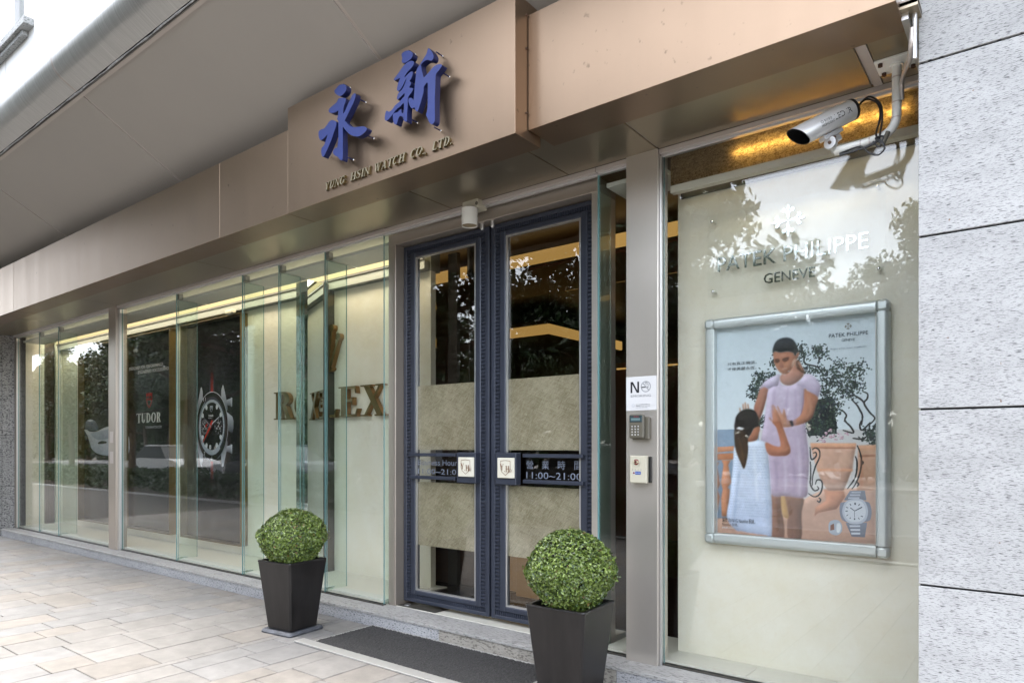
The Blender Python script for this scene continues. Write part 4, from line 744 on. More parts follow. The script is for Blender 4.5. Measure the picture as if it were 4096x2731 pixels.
# ================================================================ double doors
def door(x0, x1, label, side):
    """side = +1: handle at the right end (left leaf)"""
    t = thing('door_leaf', label, 'door', 'navy double doors'); z0, z1 = .13, 2.808; yb = 3.655
    st, rl = .125, .092
    # outer flat, recessed fluted channel, inner flat: three nested rings of boxes
    def ring(name, a, b_, yf, c=.003):
        mb = MB()
        X0, X1, Z0, Z1 = x0 + a * st, x1 - a * st, z0 + a * rl, z1 - a * rl; U0, U1, V0, V1 = x0 + b_ * st, x1 - b_ * st, z0 + b_ * rl, z1 - b_ * rl
        mb.cbox(X0, U0, yf, yb, Z0, Z1, c); mb.cbox(U1, X1, yf, yb, Z0, Z1, c)
        mb.cbox(U0 + .0004, U1 - .0004, yf + .0004, yb, Z0, V0, c); mb.cbox(U0 + .0004, U1 - .0004, yf + .0004, yb, V1, Z1, c)
        return mb.build(name, NAVY, t)
    ring('outer_frame', 0, .28, 3.60); ring('channel', .283, .60, 3.612, .001); ring('inner_frame', .603, 1.0, 3.598, .006)
    fl = MB(); a, b_ = .30, .585
    n = 100
    for i in range(n):
        z = z0 + .6 * rl + (z1 - z0 - 1.2 * rl) * (i + .5) / n
        for X0, X1 in ((x0 + a * st, x0 + b_ * st), (x1 - b_ * st, x1 - a * st)):
            fl.add([(X0, 3.6125, z - .009), (X1, 3.6125, z - .009), (X1, 3.6005, z - .004), (X0, 3.6005, z - .004), (X0, 3.6005, z + .004), (X1, 3.6005, z + .004), (X1, 3.6125, z + .009), (X0, 3.6125, z + .009)], [(0, 1, 2, 3), (3, 2, 5, 4), (4, 5, 6, 7)])
    m = int((x1 - x0) / .0195)
    for i in range(m):
        x = x0 + .3 * st + (x1 - x0 - .6 * st) * (i + .5) / m
        for Z0, Z1 in ((z0 + a * rl, z0 + b_ * rl), (z1 - b_ * rl, z1 - a * rl)):
            fl.add([(x - .0068, 3.6125, Z0), (x - .003, 3.603, Z0), (x + .003, 3.603, Z0), (x + .0068, 3.6125, Z0), (x - .0068, 3.6125, Z1), (x - .003, 3.603, Z1), (x + .003, 3.603, Z1), (x + .0068, 3.6125, Z1)], [(0, 1, 5, 4), (1, 2, 6, 5), (2, 3, 7, 6)])
    fl.build('fluting', NAVY, t, kind='stuff')
    g0, g1, h0, h1 = x0 + st, x1 - st, z0 + rl, z1 - rl
    bd = MB(); bd.box(g0 + .0005, g0 + .011, 3.604, 3.618, h0, h1); bd.box(g1 - .011, g1 - .0005, 3.604, 3.618, h0, h1); bd.box(g0 + .0115, g1 - .0115, 3.604, 3.618, h1 - .012, h1 - .0005); bd.box(g0 + .0115, g1 - .0115, 3.604, 3.618, h0 + .0005, h0 + .012)
    bd.build('glazing_bead', ALU, t)
    MB().box(g0 - .01, g1 + .01, 3.6185, 3.6265, h0 - .01, h1 + .01).build('glass', GLASSD, t)
    for a, b_ in ((1.274, 1.751), (.56, 1.034)): MB().box(g0 + .004, g1 - .004, 3.6275, 3.629, a, b_).build('fibre_film', FILM, t)
    hx = x1 - .12 if side > 0 else x0 + .12
    b0, b1 = (x0 + .09, hx - .17) if side > 0 else (hx + .17, x1 - .09)
    for a, b_ in ((1.226, 1.25), (1.058, 1.083)): MB().cbox(b0, b1, 3.572, 3.597, a, b_, .003).build('push_bar', NAVY, t)
    p0, p1 = (-3.24, -3.066) if side > 0 else (-2.89, -2.716)
    pl_ = MB().cbox(p0, p1, 3.54, 3.597, 1.045, 1.257, .004).build('handle_plate', NAVY, t)
    q0, q1 = (p0 + .025, p1 - .006) if side > 0 else (p0 + .027, p1 - .006)
    pc = Print((q0 + q1) / 2, 1.157, 3.5265, .0004)
    MB().cbox(q0, q1, 3.5275, 3.5395, 1.09, 1.224, .003).build('crest_tile', MARBLE, pl_)
    o = [(-40, 46), (0, 50), (40, 46), (41, 0), (33, -24), (0, -48), (-33, -24), (-41, 0), (-40, 46)]
    pc.k = 1
    for i in range(len(o) - 1): pc.stroke([o[i], ((o[i][0] + o[i + 1][0]) / 2, (o[i][1] + o[i + 1][1]) / 2), o[i + 1]], 3, '8a5a34', lay=2)
    for ch, X in (('Y', -45), ('H', 1)):
        w_, P = serif(ch, .15); pc.k = 4; pc.glyphs([[(X + a * 40, (-14 if ch == 'Y' else -26) + b_ * 40) for a, b_ in q] for q in P], '8a5a34')
    pc.disc(-4, -22, 3, 3, '8a5a34', None, 10); pc.ring(46, -16, 9, 9, 3, '8a5a34', -30, 280, 14)
    pc.build('crest', PRINT, pl_)
    tp = Print(0, 0, 3.6178, .0001)
    if side > 0:
        tp.text('Business Hours', -3700, -3282, 1160, 1202, '8b93a3'); tp.text('11:00~21:00', -3700, -3270, 1094, 1134, '8b93a3')
    else:
        
        for k, ch in enumerate('營業時間'): tp.text(ch, -2688 + k * 125, -2632 + k * 125, 1152, 1208, '8b93a3')
        tp.text('11:00~21:00', -2688, -2260, 1088, 1132, '8b93a3')
    tp.build('hours_lettering', PRINT, t)
    return t
door(-3.840, -2.994, 'left navy door leaf with fluted border, frosted film and English opening hours', 1)
door(-2.976, -2.133, 'right navy door leaf with fluted border, frosted film and Chinese opening hours', -1)
# ================================================================ right display window
rw = thing('right_showcase', 'cream marble back wall of the right window behind the framed poster', 'display window')
MB().cbox(-1.664, -.25, 3.71, 3.76, .1205, 2.92, .001).build('wall_panel', MARBLE, rw)
for a, b_ in ((-2.04, -1.2), (-1.198, -.3)): MB().cbox(a, b_, 3.502, 3.95, .0, .12, .001).build('floor_slab', CREAM, rw)
fb = thing('fibre_light_box', 'golden fibre panel glowing from a tube lamp above the framed poster', 'light')
MB().box(-1.64, -.30, 3.56, 3.564, 2.752, 2.92).build('fibre_panel', PAPER, fb); MB().tube([(-1.28, 3.582, 2.842), (-.48, 3.582, 2.842)], .006, 8).build('tube_lamp', TUBE, fb); MB().box(-1.62, -.32, 3.62, 3.69, 2.750, 2.756).build('hidden_strip_lamp', STRIP, fb)
MB().cbox(-1.64, -.30, 3.555, 3.60, 2.712, 2.7515, .001).build('trim', CREAM, fb); MB().box(-1.64, -.3, 3.695, 3.705, 2.72, 2.92).build('backing', DARKT, fb)
pp = thing('wall_logo', 'polished PATEK PHILIPPE GENEVE letters and cross on clear plate above the framed poster', 'lettering')
MB().box(-1.47, -.59, 3.672, 3.676, 2.115, 2.58).build('clear_plate', PLATE, pp)
def letters(body, x0, x1, z0, z1):
    vs, fs = text_mesh(body, .5); xs = [v[0] for v in vs]; ys = [v[1] for v in vs]
    vs, fs = text_fit(body, x0, x1, z0, z1, 3.660, .011); MB().add(vs, fs).build('lettering', SATIN, pp)
letters('PATEK PHILIPPE', -1.41, -.662, 2.258, 2.336); letters('GENEVE', -1.16, -.906, 2.156, 2.208)
def cross_arm():
    A = [[(0, .06), (.035, .1), (.03, .62), (.075, .70), (.085, .80), (.05, .92), (0, 1.0), (-.05, .92), (-.085, .80), (-.075, .70), (-.03, .62), (-.035, .1)]]
    for s in (1, -1): A.append([(s * a, b_) for a, b_ in ((.045, .14), (.10, .40), (.17, .52), (.28, .52), (.37, .60), (.36, .72), (.27, .78), (.17, .74), (.11, .62), (.06, .45))])
    return A
def cross_polys(cx, cz, r):
    o = []
    for q in range(4):
        c, s = math.cos(q * math.pi / 2), math.sin(q * math.pi / 2)
        for p in cross_arm(): o.append([(cx + r * (c * a - s * b_), cz + r * (s * a + c * b_)) for a, b_ in catmull(p, 3)])
    return o
mb = MB()
for i, p in enumerate(cross_polys(-1.036, 2.466, .084)): mb.prism(p, 3.660 - .0002 * i, 3.671)
mb.build('cross_emblem', SATIN, pp)
for X, Z in ((-1.441, 2.54), (-.622, 2.545), (-1.435, 2.153), (-.617, 2.151)):
    k_ = MB().cyl((X, 3.709, Z), .007, (0, -1, 0), .05, 12); k_.ball((X, 3.659, Z), .0095, 12, 8); k_.build('stud', CHROME, pp, smooth=True)
# framed poster
fp = thing('framed_poster', 'aluminium framed poster of a woman and girl touching hands on a terrace', 'poster')
X0, X1, Z0, Z1 = -1.4815, -.572, .766, 2.001; wr = .056
def rail(ax, a, b_, pos, inv):
    """rounded snap-frame rail: profile across the frame, swept along X ('x') or Z ('z')"""
    pr_ = [(0, 3.705), (0, 3.668), (.004, 3.656), (.012, 3.648), (.022, 3.645), (.045, 3.648), (.0465, 3.651), (.048, 3.651), (.049, 3.648), (.055, 3.653), (.056, 3.668), (.056, 3.705)]
    n = len(pr_); vs = []
    for e in (a, b_):
        for w_, y in pr_:
            w_ = pos + (w_ if not inv else -w_)
            vs.append((e, y, w_) if ax == 'x' else (w_, y, e))
    flip = (ax == 'x') != inv
    fs = [(i, i + 1, n + i + 1, n + i) for i in range(n - 1)] + [tuple(range(n))[::-1], tuple(range(n, 2 * n))]
    MB().add(vs, fs).build('frame_rail', ALUP, fp, smooth=True)
ALUP = mat('satin_aluminium_frame', (.56, .60, .60), .38, .55)
rail('x', X0 + wr + .001, X1 - wr - .001, Z1, True); rail('x', X0 + wr + .001, X1 - wr - .001, Z0, False)
rail('z', Z0 + wr + .001, Z1 - wr - .001, X0, False); rail('z', Z0 + wr + .001, Z1 - wr - .001, X1, True)
for X in (X0, X1 - wr):
    for Z in (Z0, Z1 - wr): MB().cbox(X, X + wr, 3.6445, 3.705, Z, Z + wr, .012).build('corner_cap', ALUP, fp, smooth=True)
P_ = Print(-1.49, .76, 3.692, .00012); rp = random.Random(3)
class Raster:
    """a photographic print, painted into the vertex colours of a fine flat grid"""
    def __init__(s, x0, x1, z0, z1, res):
        s.x0, s.z0, s.res = x0, z0, res; s.nx, s.nz = int((x1 - x0) / res) + 1, int((z1 - z0) / res) + 1
        s.X = x0 + np.arange(s.nx) * res; s.Z = z0 + np.arange(s.nz) * res; s.im = np.ones((s.nz, s.nx, 3)) * .8
        g = np.random.RandomState(2); s.noise = s.blur(g.randn(s.nz, s.nx), 2) * 3.5 + s.blur(g.randn(s.nz, s.nx), 7) * 8
    @staticmethod
    def blur(m, r):
        if r < 1: return m
        r = int(r)
        for _ in range(3):
            for ax in (0, 1):
                p = np.concatenate([np.repeat(m.take([0], ax), r + 1, ax), m, np.repeat(m.take([-1], ax), r, ax)], ax); c = np.cumsum(p, ax)
                n = m.shape[ax]; m = (c.take(range(2 * r + 1, 2 * r + 1 + n), ax) - c.take(range(0, n), ax)) / (2 * r + 1)
        return m
    def mask(s, pts):
        m = np.zeros((s.nz, s.nx)); P = np.array(pts, float); pad = 3 * s.res
        i0, i1 = np.searchsorted(s.X, (P[:, 0].min() - pad, P[:, 0].max() + pad)); j0, j1 = np.searchsorted(s.Z, (P[:, 1].min() - pad, P[:, 1].max() + pad))
        if i1 <= i0 or j1 <= j0: return None
        acc = 0
        for ox, oz in ((-.25, -.25), (.25, -.25), (-.25, .25), (.25, .25)):
            xx = (s.X[i0:i1] + ox * s.res)[None, :]; zz = (s.Z[j0:j1] + oz * s.res)[:, None]; ins = np.zeros((j1 - j0, i1 - i0), bool)
            for k in range(len(P)):
                (xa, za), (xb, zb) = P[k - 1], P[k]
                if za == zb: continue
                ins ^= ((za > zz) != (zb > zz)) & (xx < (xb - xa) * (zz - za) / (zb - za) + xa)
            acc = acc + ins * .25
        return i0, i1, j0, j1, acc
    def poly(s, pts, c1, c2=None, relief=0.0, rad=5, soft=0, grain=.02):
        r = s.mask(pts)
        if r is None: return
        i0, i1, j0, j1, m = r; a = s.blur(m, soft) if soft else m
        c1 = np.array([int(c1[i:i + 2], 16) / 255 for i in (0, 2, 4)]); c2 = c1 if not c2 else np.array([int(c2[i:i + 2], 16) / 255 for i in (0, 2, 4)])
        zs = [p[1] for p in pts]; t = np.clip((max(zs) - s.Z[j0:j1]) / (max(zs) - min(zs) + 1e-6), 0, 1)[:, None, None]
        col = c1 * (1 - t) + c2 * t + np.zeros((j1 - j0, i1 - i0, 1)); sh = 1 + grain * s.noise[j0:j1, i0:i1]
        if relief:
            b = s.blur(m, rad); gz, gx = np.gradient(b); sh = sh + relief * rad * (.9 * gx - 1.1 * gz) * m
            sh = sh - .5 * relief * np.clip(1 - b * 1.15, 0, 1) * m
        col = col * sh[:, :, None]; im = s.im[j0:j1, i0:i1]; im += (np.clip(col, 0, 1) - im) * a[:, :, None]
    def stroke(s, pts, w, col, soft=0, op=1.0):
        pts = catmull(pts, 4, False) if len(pts) > 2 else pts
        L_, R_ = [], []
        for i, p in enumerate(pts):
            a, b = Vector(pts[max(i - 1, 0)]), Vector(pts[min(i + 1, len(pts) - 1)]); d = (b - a).normalized(); k = w / 2 * (.55 + .45 * math.sin(math.pi * (i + .5) / len(pts)))
            L_.append((p[0] - d.y * k, p[1] + d.x * k)); R_.append((p[0] + d.y * k, p[1] - d.x * k))
        r = s.mask(L_ + R_[::-1])
        if r is None: return
        i0, i1, j0, j1, m = r; m = (s.blur(m, soft) if soft else m) * op; c = np.array([int(col[i:i + 2], 16) / 255 for i in (0, 2, 4)])
        im = s.im[j0:j1, i0:i1]; im += (c - im) * m[:, :, None]
    def build(s, name, mt, parent, ox, oz, y):
        xs, zs = np.meshgrid(s.X / 1000 + ox, s.Z / 1000 + oz); co = np.stack([xs, np.full_like(xs, y), zs], -1).reshape(-1, 3)
        k = np.arange(s.nz * s.nx).reshape(s.nz, s.nx); f = np.stack([k[:-1, :-1], k[:-1, 1:], k[1:, 1:], k[1:, :-1]], -1).reshape(-1, 4)
        me = bpy.data.meshes.new(name); me.vertices.add(len(co)); me.vertices.foreach_set('co', co.ravel()); me.loops.add(f.size); me.loops.foreach_set('vertex_index', f.ravel().astype(np.int32))
        me.polygons.add(len(f)); me.polygons.foreach_set('loop_start', np.arange(0, f.size, 4, dtype=np.int32)); me.polygons.foreach_set('loop_total', np.full(len(f), 4, dtype=np.int32))
        c = np.clip(s.im, 0, 1).reshape(-1, 3); c = np.where(c <= .04045, c / 12.92, ((c + .055) / 1.055) ** 2.4) * .86; c = np.concatenate([c, np.ones((len(c), 1))], 1)
        me.color_attributes.new('tint', 'FLOAT_COLOR', 'POINT').data.foreach_set('color', c.ravel()); me.materials.append(mt); me.update(calc_edges=True); me.validate()
        return link(name, me, parent)
RS = Raster(61, 856, 63, 1191, 2.1)
FLESH = {'9c6a55', 'a8765f', 'a87a6a', 'a8735c', 'c08c72', 'b98067', 'a86c50', 'a06a52', '6e4638', '5e3e34', 'b98a6e'}
for i, (c1, c2, pts) in enumerate(POSTER[:NW]):
    if i == NT:
        for q in BRANCH: RS.stroke(q, 9, '262321')
        for q in TREE:
            for k in range(46):
                r_ = rp.gauss(0, 1) * 17; s_ = rp.gauss(0, 1) * 16; a = rp.uniform(0, 6.28); L = rp.uniform(4, 10); w_ = rp.uniform(2.5, 5)
                u = (math.cos(a) * L, math.sin(a) * L); v = (-math.sin(a) * w_, math.cos(a) * w_); X, Z = q[0] + r_, q[1] + s_
                RS.poly([(X + u[0], Z + u[1]), (X + v[0], Z + v[1]), (X - u[0], Z - u[1]), (X - v[0], Z - v[1])], rp.choice(('20262a', '26302c', '2c3a30', '34463a', '1c2226', '46584a', '2a3440')))
    if i == NS:
        for q in SCROLL: RS.stroke(q, 8, '23262b')
        for q in FLOWER:
            for k in range(5):
                X, Z, r_ = q[0] + rp.uniform(-8, 8), q[1] + rp.uniform(-6, 6), rp.uniform(3.5, 6.5)
                RS.poly([(X + r_ * math.cos(t * .7), Z + r_ * .8 * math.sin(t * .7)) for t in range(9)], rp.choice(('d8b8c4', 'c89aae', 'e4d0d8')), relief=.5, rad=1)
    big = len(pts) > 4
    RS.poly(catmull(pts, 4) if (i >= NS and big) else pts, c1, c2, relief=0 if i < 2 else (.42 if big else .15), rad=7 if big else 3, soft=1 if i > NT else 0, grain=.012 if i == 0 else .03)
    if c1 == 'd3dded':
        a, b_, c, d = DOT
        for r_ in range(26):
            for k in range(22):
                u, v = (k + .5 * (r_ % 2)) / 22, r_ / 26
                X = (a[0] + (d[0] - a[0]) * u) * (1 - v) + (b_[0] + (c[0] - b_[0]) * u) * v; Z = a[1] * (1 - v) + b_[1] * v
                RS.poly([(X - 2.4, Z), (X, Z - 2.6), (X + 2.4, Z), (X, Z + 2.6)], '9fadc6', grain=0)
for col, w_, q in FOLD: RS.stroke(q, w_, col, 2, .75)
for k in range(46):
    X, Z = rp.uniform(66, 850), rp.uniform(70, 1180); RS.stroke([(X, Z), (X + rp.uniform(-30, 30), Z + rp.uniform(-6, 6)), (X + rp.uniform(-60, 60), Z + rp.uniform(-20, 20))], 2.2, 'e8eef4', 1, .0 if k % 3 else .18)
RS.build('print', PRINT, fp, -1.49, .76, 3.692)
for c1, c2, pts in POSTER[NW:]: P_.poly([tuple(p) for p in pts], c1, c2 or c1, 3 if len(pts) > 4 else 0)
for p in cross_polys(732.5, 1133, 18): P_.poly(p, '8c7a60')
for key, body, col in (('pp', 'PATEK PHILIPPE', '2b3442'), ('gen', 'GENEVE', '2b3442'), ('beg', 'Begin your own tradition.', '6b7280'), ('c1', '只有真正價值，', '4c5058'), ('c2', '才使美麗永恆。', '4c5058'), ('t1', '編號 7010/1G Nautilus 腕錶，', '23232a'), ('t2', 'Nautilus 指環，', '23232a'), ('t3', 'patek.com', 'e8ecf0')):
    (a, b_), (c, d) = PTEXT[key]; P_.text(body, a, c, min(b_, d), max(b_, d), col)
P_.build('print_lettering', PRINT, fp)
MB().box(-1.43, -.63, 3.6665, 3.668, .818, 1.95).build('cover_sheet', PLATE, fp)
# ================================================================ notices and devices on the right pillar
ns = thing('no_smoking_notice', 'white NO SMOKING notice stuck on the champagne pillar above the keypad', 'notice')
MB().box(-1.848, -1.663, 3.4295, 3.4315, 1.499, 1.687).build('sheet', WHITEV, ns)
p = Print(-1.848, 1.499, 3.4293, .00008)
p.poly([(27, 98), (38, 98), (38, 160), (27, 160)], '26272b'); p.poly([(69, 98), (80, 98), (80, 160), (69, 160)], '26272b'); p.poly([(30, 160), (42, 160), (77, 98), (66, 98)], '26272b')
p.ring(121, 130, 31, 31, 6, 'b3b5b8'); p.poly([(95, 124), (128, 124), (128, 130), (95, 130)], '26272b'); p.poly([(131, 124), (137, 124), (137, 130), (131, 130)], '55585c'); p.poly([(99, 150), (104, 154), (143, 111), (138, 106)], 'b3b5b8')
p.stroke([(132, 133), (140, 138), (131, 145), (126, 150), (118, 152), (122, 143), (132, 140)], 2, '7d8084'); p.stroke([(120, 150), (125, 156), (130, 148)], 2, '7d8084')
p.text('SMOKING', 28, 152, 74, 87, '85888c'); p.ring(44, 28, 8, 8, 1.2, '9fb0c8'); p.text('臺北市政府衛生局關心您', 60, 146, 30, 35, '4a4c50'); p.text('電話 02-2720', 60, 146, 22, 27, '4a4c50'); p.text('戒菸專線', 60, 130, 14, 18, '9a9ca0')
p.build('print', PRINT, ns)
kp = thing('keypad', 'khaki access keypad with small screen below the no smoking notice', 'keypad')
MB().cbox(-1.80, -1.695, 3.402, 3.431, 1.335, 1.462, .006).build('back_box', KEYG, kp); MB().cbox(-1.806, -1.716, 3.380, 3.403, 1.343, 1.476, .007).build('body', KEYG, kp)
p_ = MB().cbox(-1.800, -1.723, 3.3768, 3.3815, 1.432, 1.469, .002).build('screen', LCD, kp)
p = Print(0, 0, 3.3766, .0001); p.poly([(-1790, 1440), (-1735, 1440), (-1735, 1454), (-1790, 1454)], '7f9a9c', '5c787c'); p.text('新光保全', -1774, -1742, 1459, 1466, 'c03030'); p.build('display', PRINT, p_)
for i in range(4):
    for j in range(3): MB().cbox(-1.7855 + j * .0185 - .0045, -1.7855 + j * .0185 + .0045, 3.3765, 3.381, 1.409 - i * .0152 - .0038, 1.409 - i * .0152 + .0038, .0015).build('key', ALU, kp)
al = thing('alarm_box', 'cream security alarm box with a red eye lens and blue sticker below the keypad', 'alarm box')
MB().cbox(-1.79, -1.69, 3.418, 3.4315, 1.10, 1.243, .002).build('back_plate', BLACK, al); MB().cbox(-1.806, -1.703, 3.388, 3.4175, 1.097, 1.249, .005).build('body', IVORY, al)
e_ = MB().cyl((-1.763, 3.388, 1.213), .0235, (0, -1, 0), .004, 24).build('lens_ring', IVORY, al)
k_ = MB(); k_.ball((-1.763, 3.386, 1.213), .017, 20, 10, sc=(1, .5, 1)); k_.build('lens', REDP, al, smooth=True)
p = Print(-1.763, 1.213, 3.3772, .0003); p.poly([(-22, 0), (-10, 8), (0, 10), (10, 8), (22, 0), (10, -6), (0, -8), (-10, -6)], 'd8cfae'); p.disc(0, 1, 8, 8, '5c0a10', None, 18); p.ring(0, 1, 9, 9, 1.5, 'c8bfa0'); p.build('eye_mark', PRINT, al)
p = Print(-1.806, 1.097, 3.3876, .00008)
for k in range(4): p.disc(20 + k * 17, 77, 1.6, 1.6, '303030', None, 8); p.poly([(17 + k * 17, 70), (23 + k * 17, 70), (23 + k * 17, 72), (17 + k * 17, 72)], '6d7fae')
p.poly([(20, 48), (70, 48), (70, 65), (20, 65)], 'e8e8e8'); p.disc(28, 56.5, 6, 6, '7a1c28', None, 16); p.poly([(36, 48), (70, 48), (70, 65), (36, 65)], '1f4fae'); p.text('新光保全', 39, 67, 53, 60, 'f0f4ff'); p.build('sticker', PRINT, al)
# ================================================================ downlight over the doors
dl = thing('door_sensor_light', 'small white taped cylinder fixture on its square box above the doors', 'light fixture')
MB().cbox(-3.06, -2.925, 3.40, 3.50, 2.872, 2.928, .003).build('box', IVORY, dl); MB().cyl((-2.932, 3.3985, 2.895), .012, (0, -1, 0), .002, 16).build('round_knockout', KEYG, dl)
rr_ = random.Random(5); prf = [(2.871 - .0076 * i, .0525 + rr_.uniform(-.0012, .0018)) for i in range(16)]
b_ = MB().tube([(-2.995, 3.40, z) for z, r_ in prf], [r_ for z, r_ in prf], 24, caps=False); b_.build('taped_cylinder', WHITEP, dl, smooth='all')
MB().cyl((-2.995, 3.40, 2.764), .049, (0, 0, 1), .003, 20).build('lens', mat('amber_diffuser', (.42, .33, .20), .5), dl)
# ================================================================ security camera and bracket
br = thing('camera_bracket', 'white bent pipe bracket bolted to the soffit, holding the security camera', 'bracket')
pbx = MB().cbox(-.561, -.405, 3.215, 3.345, 2.914, 2.9245, .002).build('plate', WHITEP, br)
for X, Y in ((-.54, 3.235), (-.43, 3.235), (-.54, 3.325), (-.43, 3.325)): MB().cyl((X, Y, 2.9138), .010, (0, 0, -1), .012, 6).build('bolt', RUSTB, br)
path = [(-.486, 3.285, 2.913), (-.486, 3.285, 2.85), (-.486, 3.285, 2.705)] + [(-.486 - .075 * (1 - math.cos(R(a))), 3.285 - .009 * (1 - math.cos(R(a))), 2.705 - .085 * math.sin(R(a))) for a in (15, 30, 45, 60, 75, 88)] + [(-.60, 3.273, 2.612), (-.725, 3.256, 2.600)]
MB().tube(path, .0185, 16).build('pipe', WHITEP, br, smooth=True); MB().cyl((-.486, 3.285, 2.914), .028, (0, 0, -1), .008, 20).build('collar', WHITEP, br)
for q in ((-.486, 3.285, 2.86), (-.486, 3.285, 2.755), (-.489, 3.285, 2.69)):
    o_ = MB(); o_.tube([(q[0], q[1], q[2] - .0025), (q[0], q[1], q[2] + .0025)], .0197, 16); o_.build('cable_tie', PINKALU, br)
for X in (-.62, -.585): MB().tube([(X - .0025, 3.27, 2.609), (X + .0025, 3.27, 2.609)], .0205, 16).build('cable_tie', PINKALU, br)
cc = thing('security_camera', 'silver cylinder security camera with printed LED IR lettering pointing down left', 'security camera')
rear, front = Vector((-.664, 3.278, 2.772)), Vector((-.835, 3.100, 2.640)); ax = (front - rear).normalized(); Lc = (front - rear).length
sd = ax.cross(Vector((0, 0, 1))).normalized(); upv = sd.cross(ax); rc = .046
mb = MB(); n = 32; rings = []
for t, sl, r_ in ((.0, 0, rc * .9), (.004, 0, rc), (Lc * .5, 0, rc), (Lc, .030, rc * .97), (Lc - .003, .030, rc * .93), (Lc * .75, .0, rc * .9)):
    rings.append([rear + ax * (t + sl * math.sin(2 * math.pi * k / n)) + (sd * math.cos(2 * math.pi * k / n) + upv * math.sin(2 * math.pi * k / n)) * r_ for k in range(n)])
vs = [p for r_ in rings for p in r_]
mb.add(vs, [(i * n + k, i * n + (k + 1) % n, (i + 1) * n + (k + 1) % n, (i + 1) * n + k) for i in range(3) for k in range(n)]); mb.build('housing', CCTVM, cc, smooth=True)
ml = MB(); ml.add(vs[3 * n:], [(i * n + k, i * n + (k + 1) % n, (i + 1) * n + (k + 1) % n, (i + 1) * n + k) for i in (0, 1) for k in range(n)]); ml.build('hood_lining', BLACK, cc)
MB().cyl(rear + ax * (Lc * .72), rc * .89, ax, .002, 24).build('lens_face', LCD, cc)
MB().cyl(rear + ax * .003, rc * 1.02, -ax, .012, 28).build('rear_cap', BLACK, cc); MB().cyl(rear - ax * .009, .012, -ax, .03, 12).build('cable_gland', BLACK, cc)
view = Vector((0, 0, 1.3)) - rear
def wrap(body, t0, t1, h0, h1):
    """lettering wrapped round the housing: t along the axis from the rear, h = angle in degrees up from the side facing the street"""
    v2, f2 = text_mesh(body, 0); xs = [v[0] for v in v2]; ys = [v[1] for v in v2]; out = []
    for v in v2:
        t = t0 + (v[0] - min(xs)) / (max(xs) - min(xs)) * (t1 - t0); h = R(h0 + (v[1] - min(ys)) / (max(ys) - min(ys)) * (h1 - h0))
        out.append(rear + ax * t + (SD * math.cos(h) + upv * math.sin(h)) * (rc + .0006))
    return out, f2
SD = sd if sd.dot(view) > 0 else -sd
lb = MB()
for body, t0, t1, h0, h1 in (('LED IR', .118, .030, -18, 12), ('HIGH-LIGHT', .190, .124, -22, -8), ('新光保全', .172, .132, -3, 13), ('O', .190, .177, -3, 13)): lb.add(*wrap(body, t0, t1, h0, h1))
lb.build('lettering', BLACK, cc)
md = rear + ax * .135 - upv * (rc + .002); mb = MB()
M_ = Matrix((ax, sd, upv)).transposed()
def orient(src, c):
    return [tuple(M_ @ Vector(v) + c) for v in src]
q = MB().cbox(-.05, .05, -.020, .020, -.018, .0, .002); MB().add(orient(q.v, md), q.f).build('mount_bar', ALU, cc)
q = MB().cbox(-.034, .030, -.016, .016, -.048, -.0185, .005); MB().add(orient(q.v, md), q.f).build('mount_arm', ALU, cc)
hub = Vector((-.728, 3.2, 2.617)); MB().tube([md - upv * .03, hub + Vector((0, .01, .012))], .012, 10).build('swivel', ALU, cc, smooth=True)
MB().cyl(hub + Vector((-.0, -.012, 0)), .026, (0.2, 1, 0), .022, 20).build('swivel_disc', ALU, cc); MB().tube([hub, (-.725, 3.256, 2.603)], .013, 10).build('arm_pin', ALU, cc)
for c in (md - upv * .026 + SD * .0135, hub + Vector((0, -.013, 0))): MB().cyl(c, .007, (0, -1, 0), .005, 10).build('bolt', RUSTB, cc)
cb = thing('camera_cable', 'black looping cables hanging from the camera to the white bracket pipe', 'cable')
g0 = rear - ax * .035
for dx in (0, .008):
    MB().tube(catmull([tuple(g0), (-.60 + dx, 3.275, 2.80 + dx), (-.555 + dx, 3.27, 2.765), (-.545 + dx, 3.262, 2.70), (-.56 + dx * 2, 3.26, 2.635), (-.548, 3.255, 2.60)], 6, False), .0042, 8).build('wire', BLACK, cb, smooth=True)
MB().tube(catmull([(-.548, 3.25, 2.60), (-.60, 3.25, 2.583), (-.70, 3.238, 2.572)], 6, False), .006, 8).build('wire', BLACK, cb, smooth=True)
MB().tube(catmull([(-.70, 3.238, 2.578), (-.62, 3.245, 2.59), (-.585, 3.245, 2.555), (-.548, 3.24, 2.535), (-.525, 3.242, 2.56), (-.545, 3.245, 2.60), (-.57, 3.247, 2.585)], 6, False), .004, 8).build('wire', BLACK, cb, smooth=True)
MB().tube(catmull([(-.57, 3.25, 2.60), (-.545, 3.245, 2.57), (-.53, 3.25, 2.61), (-.56, 3.25, 2.612), (-.54, 3.248, 2.585)], 6, False), .004, 8).build('wire', BLACK, cb, smooth=True)
MB().tube([(-.535, 3.25, 2.575), (-.515, 3.262, 2.63)], .010, 10).build('connector', KEYG, cb, smooth=True)
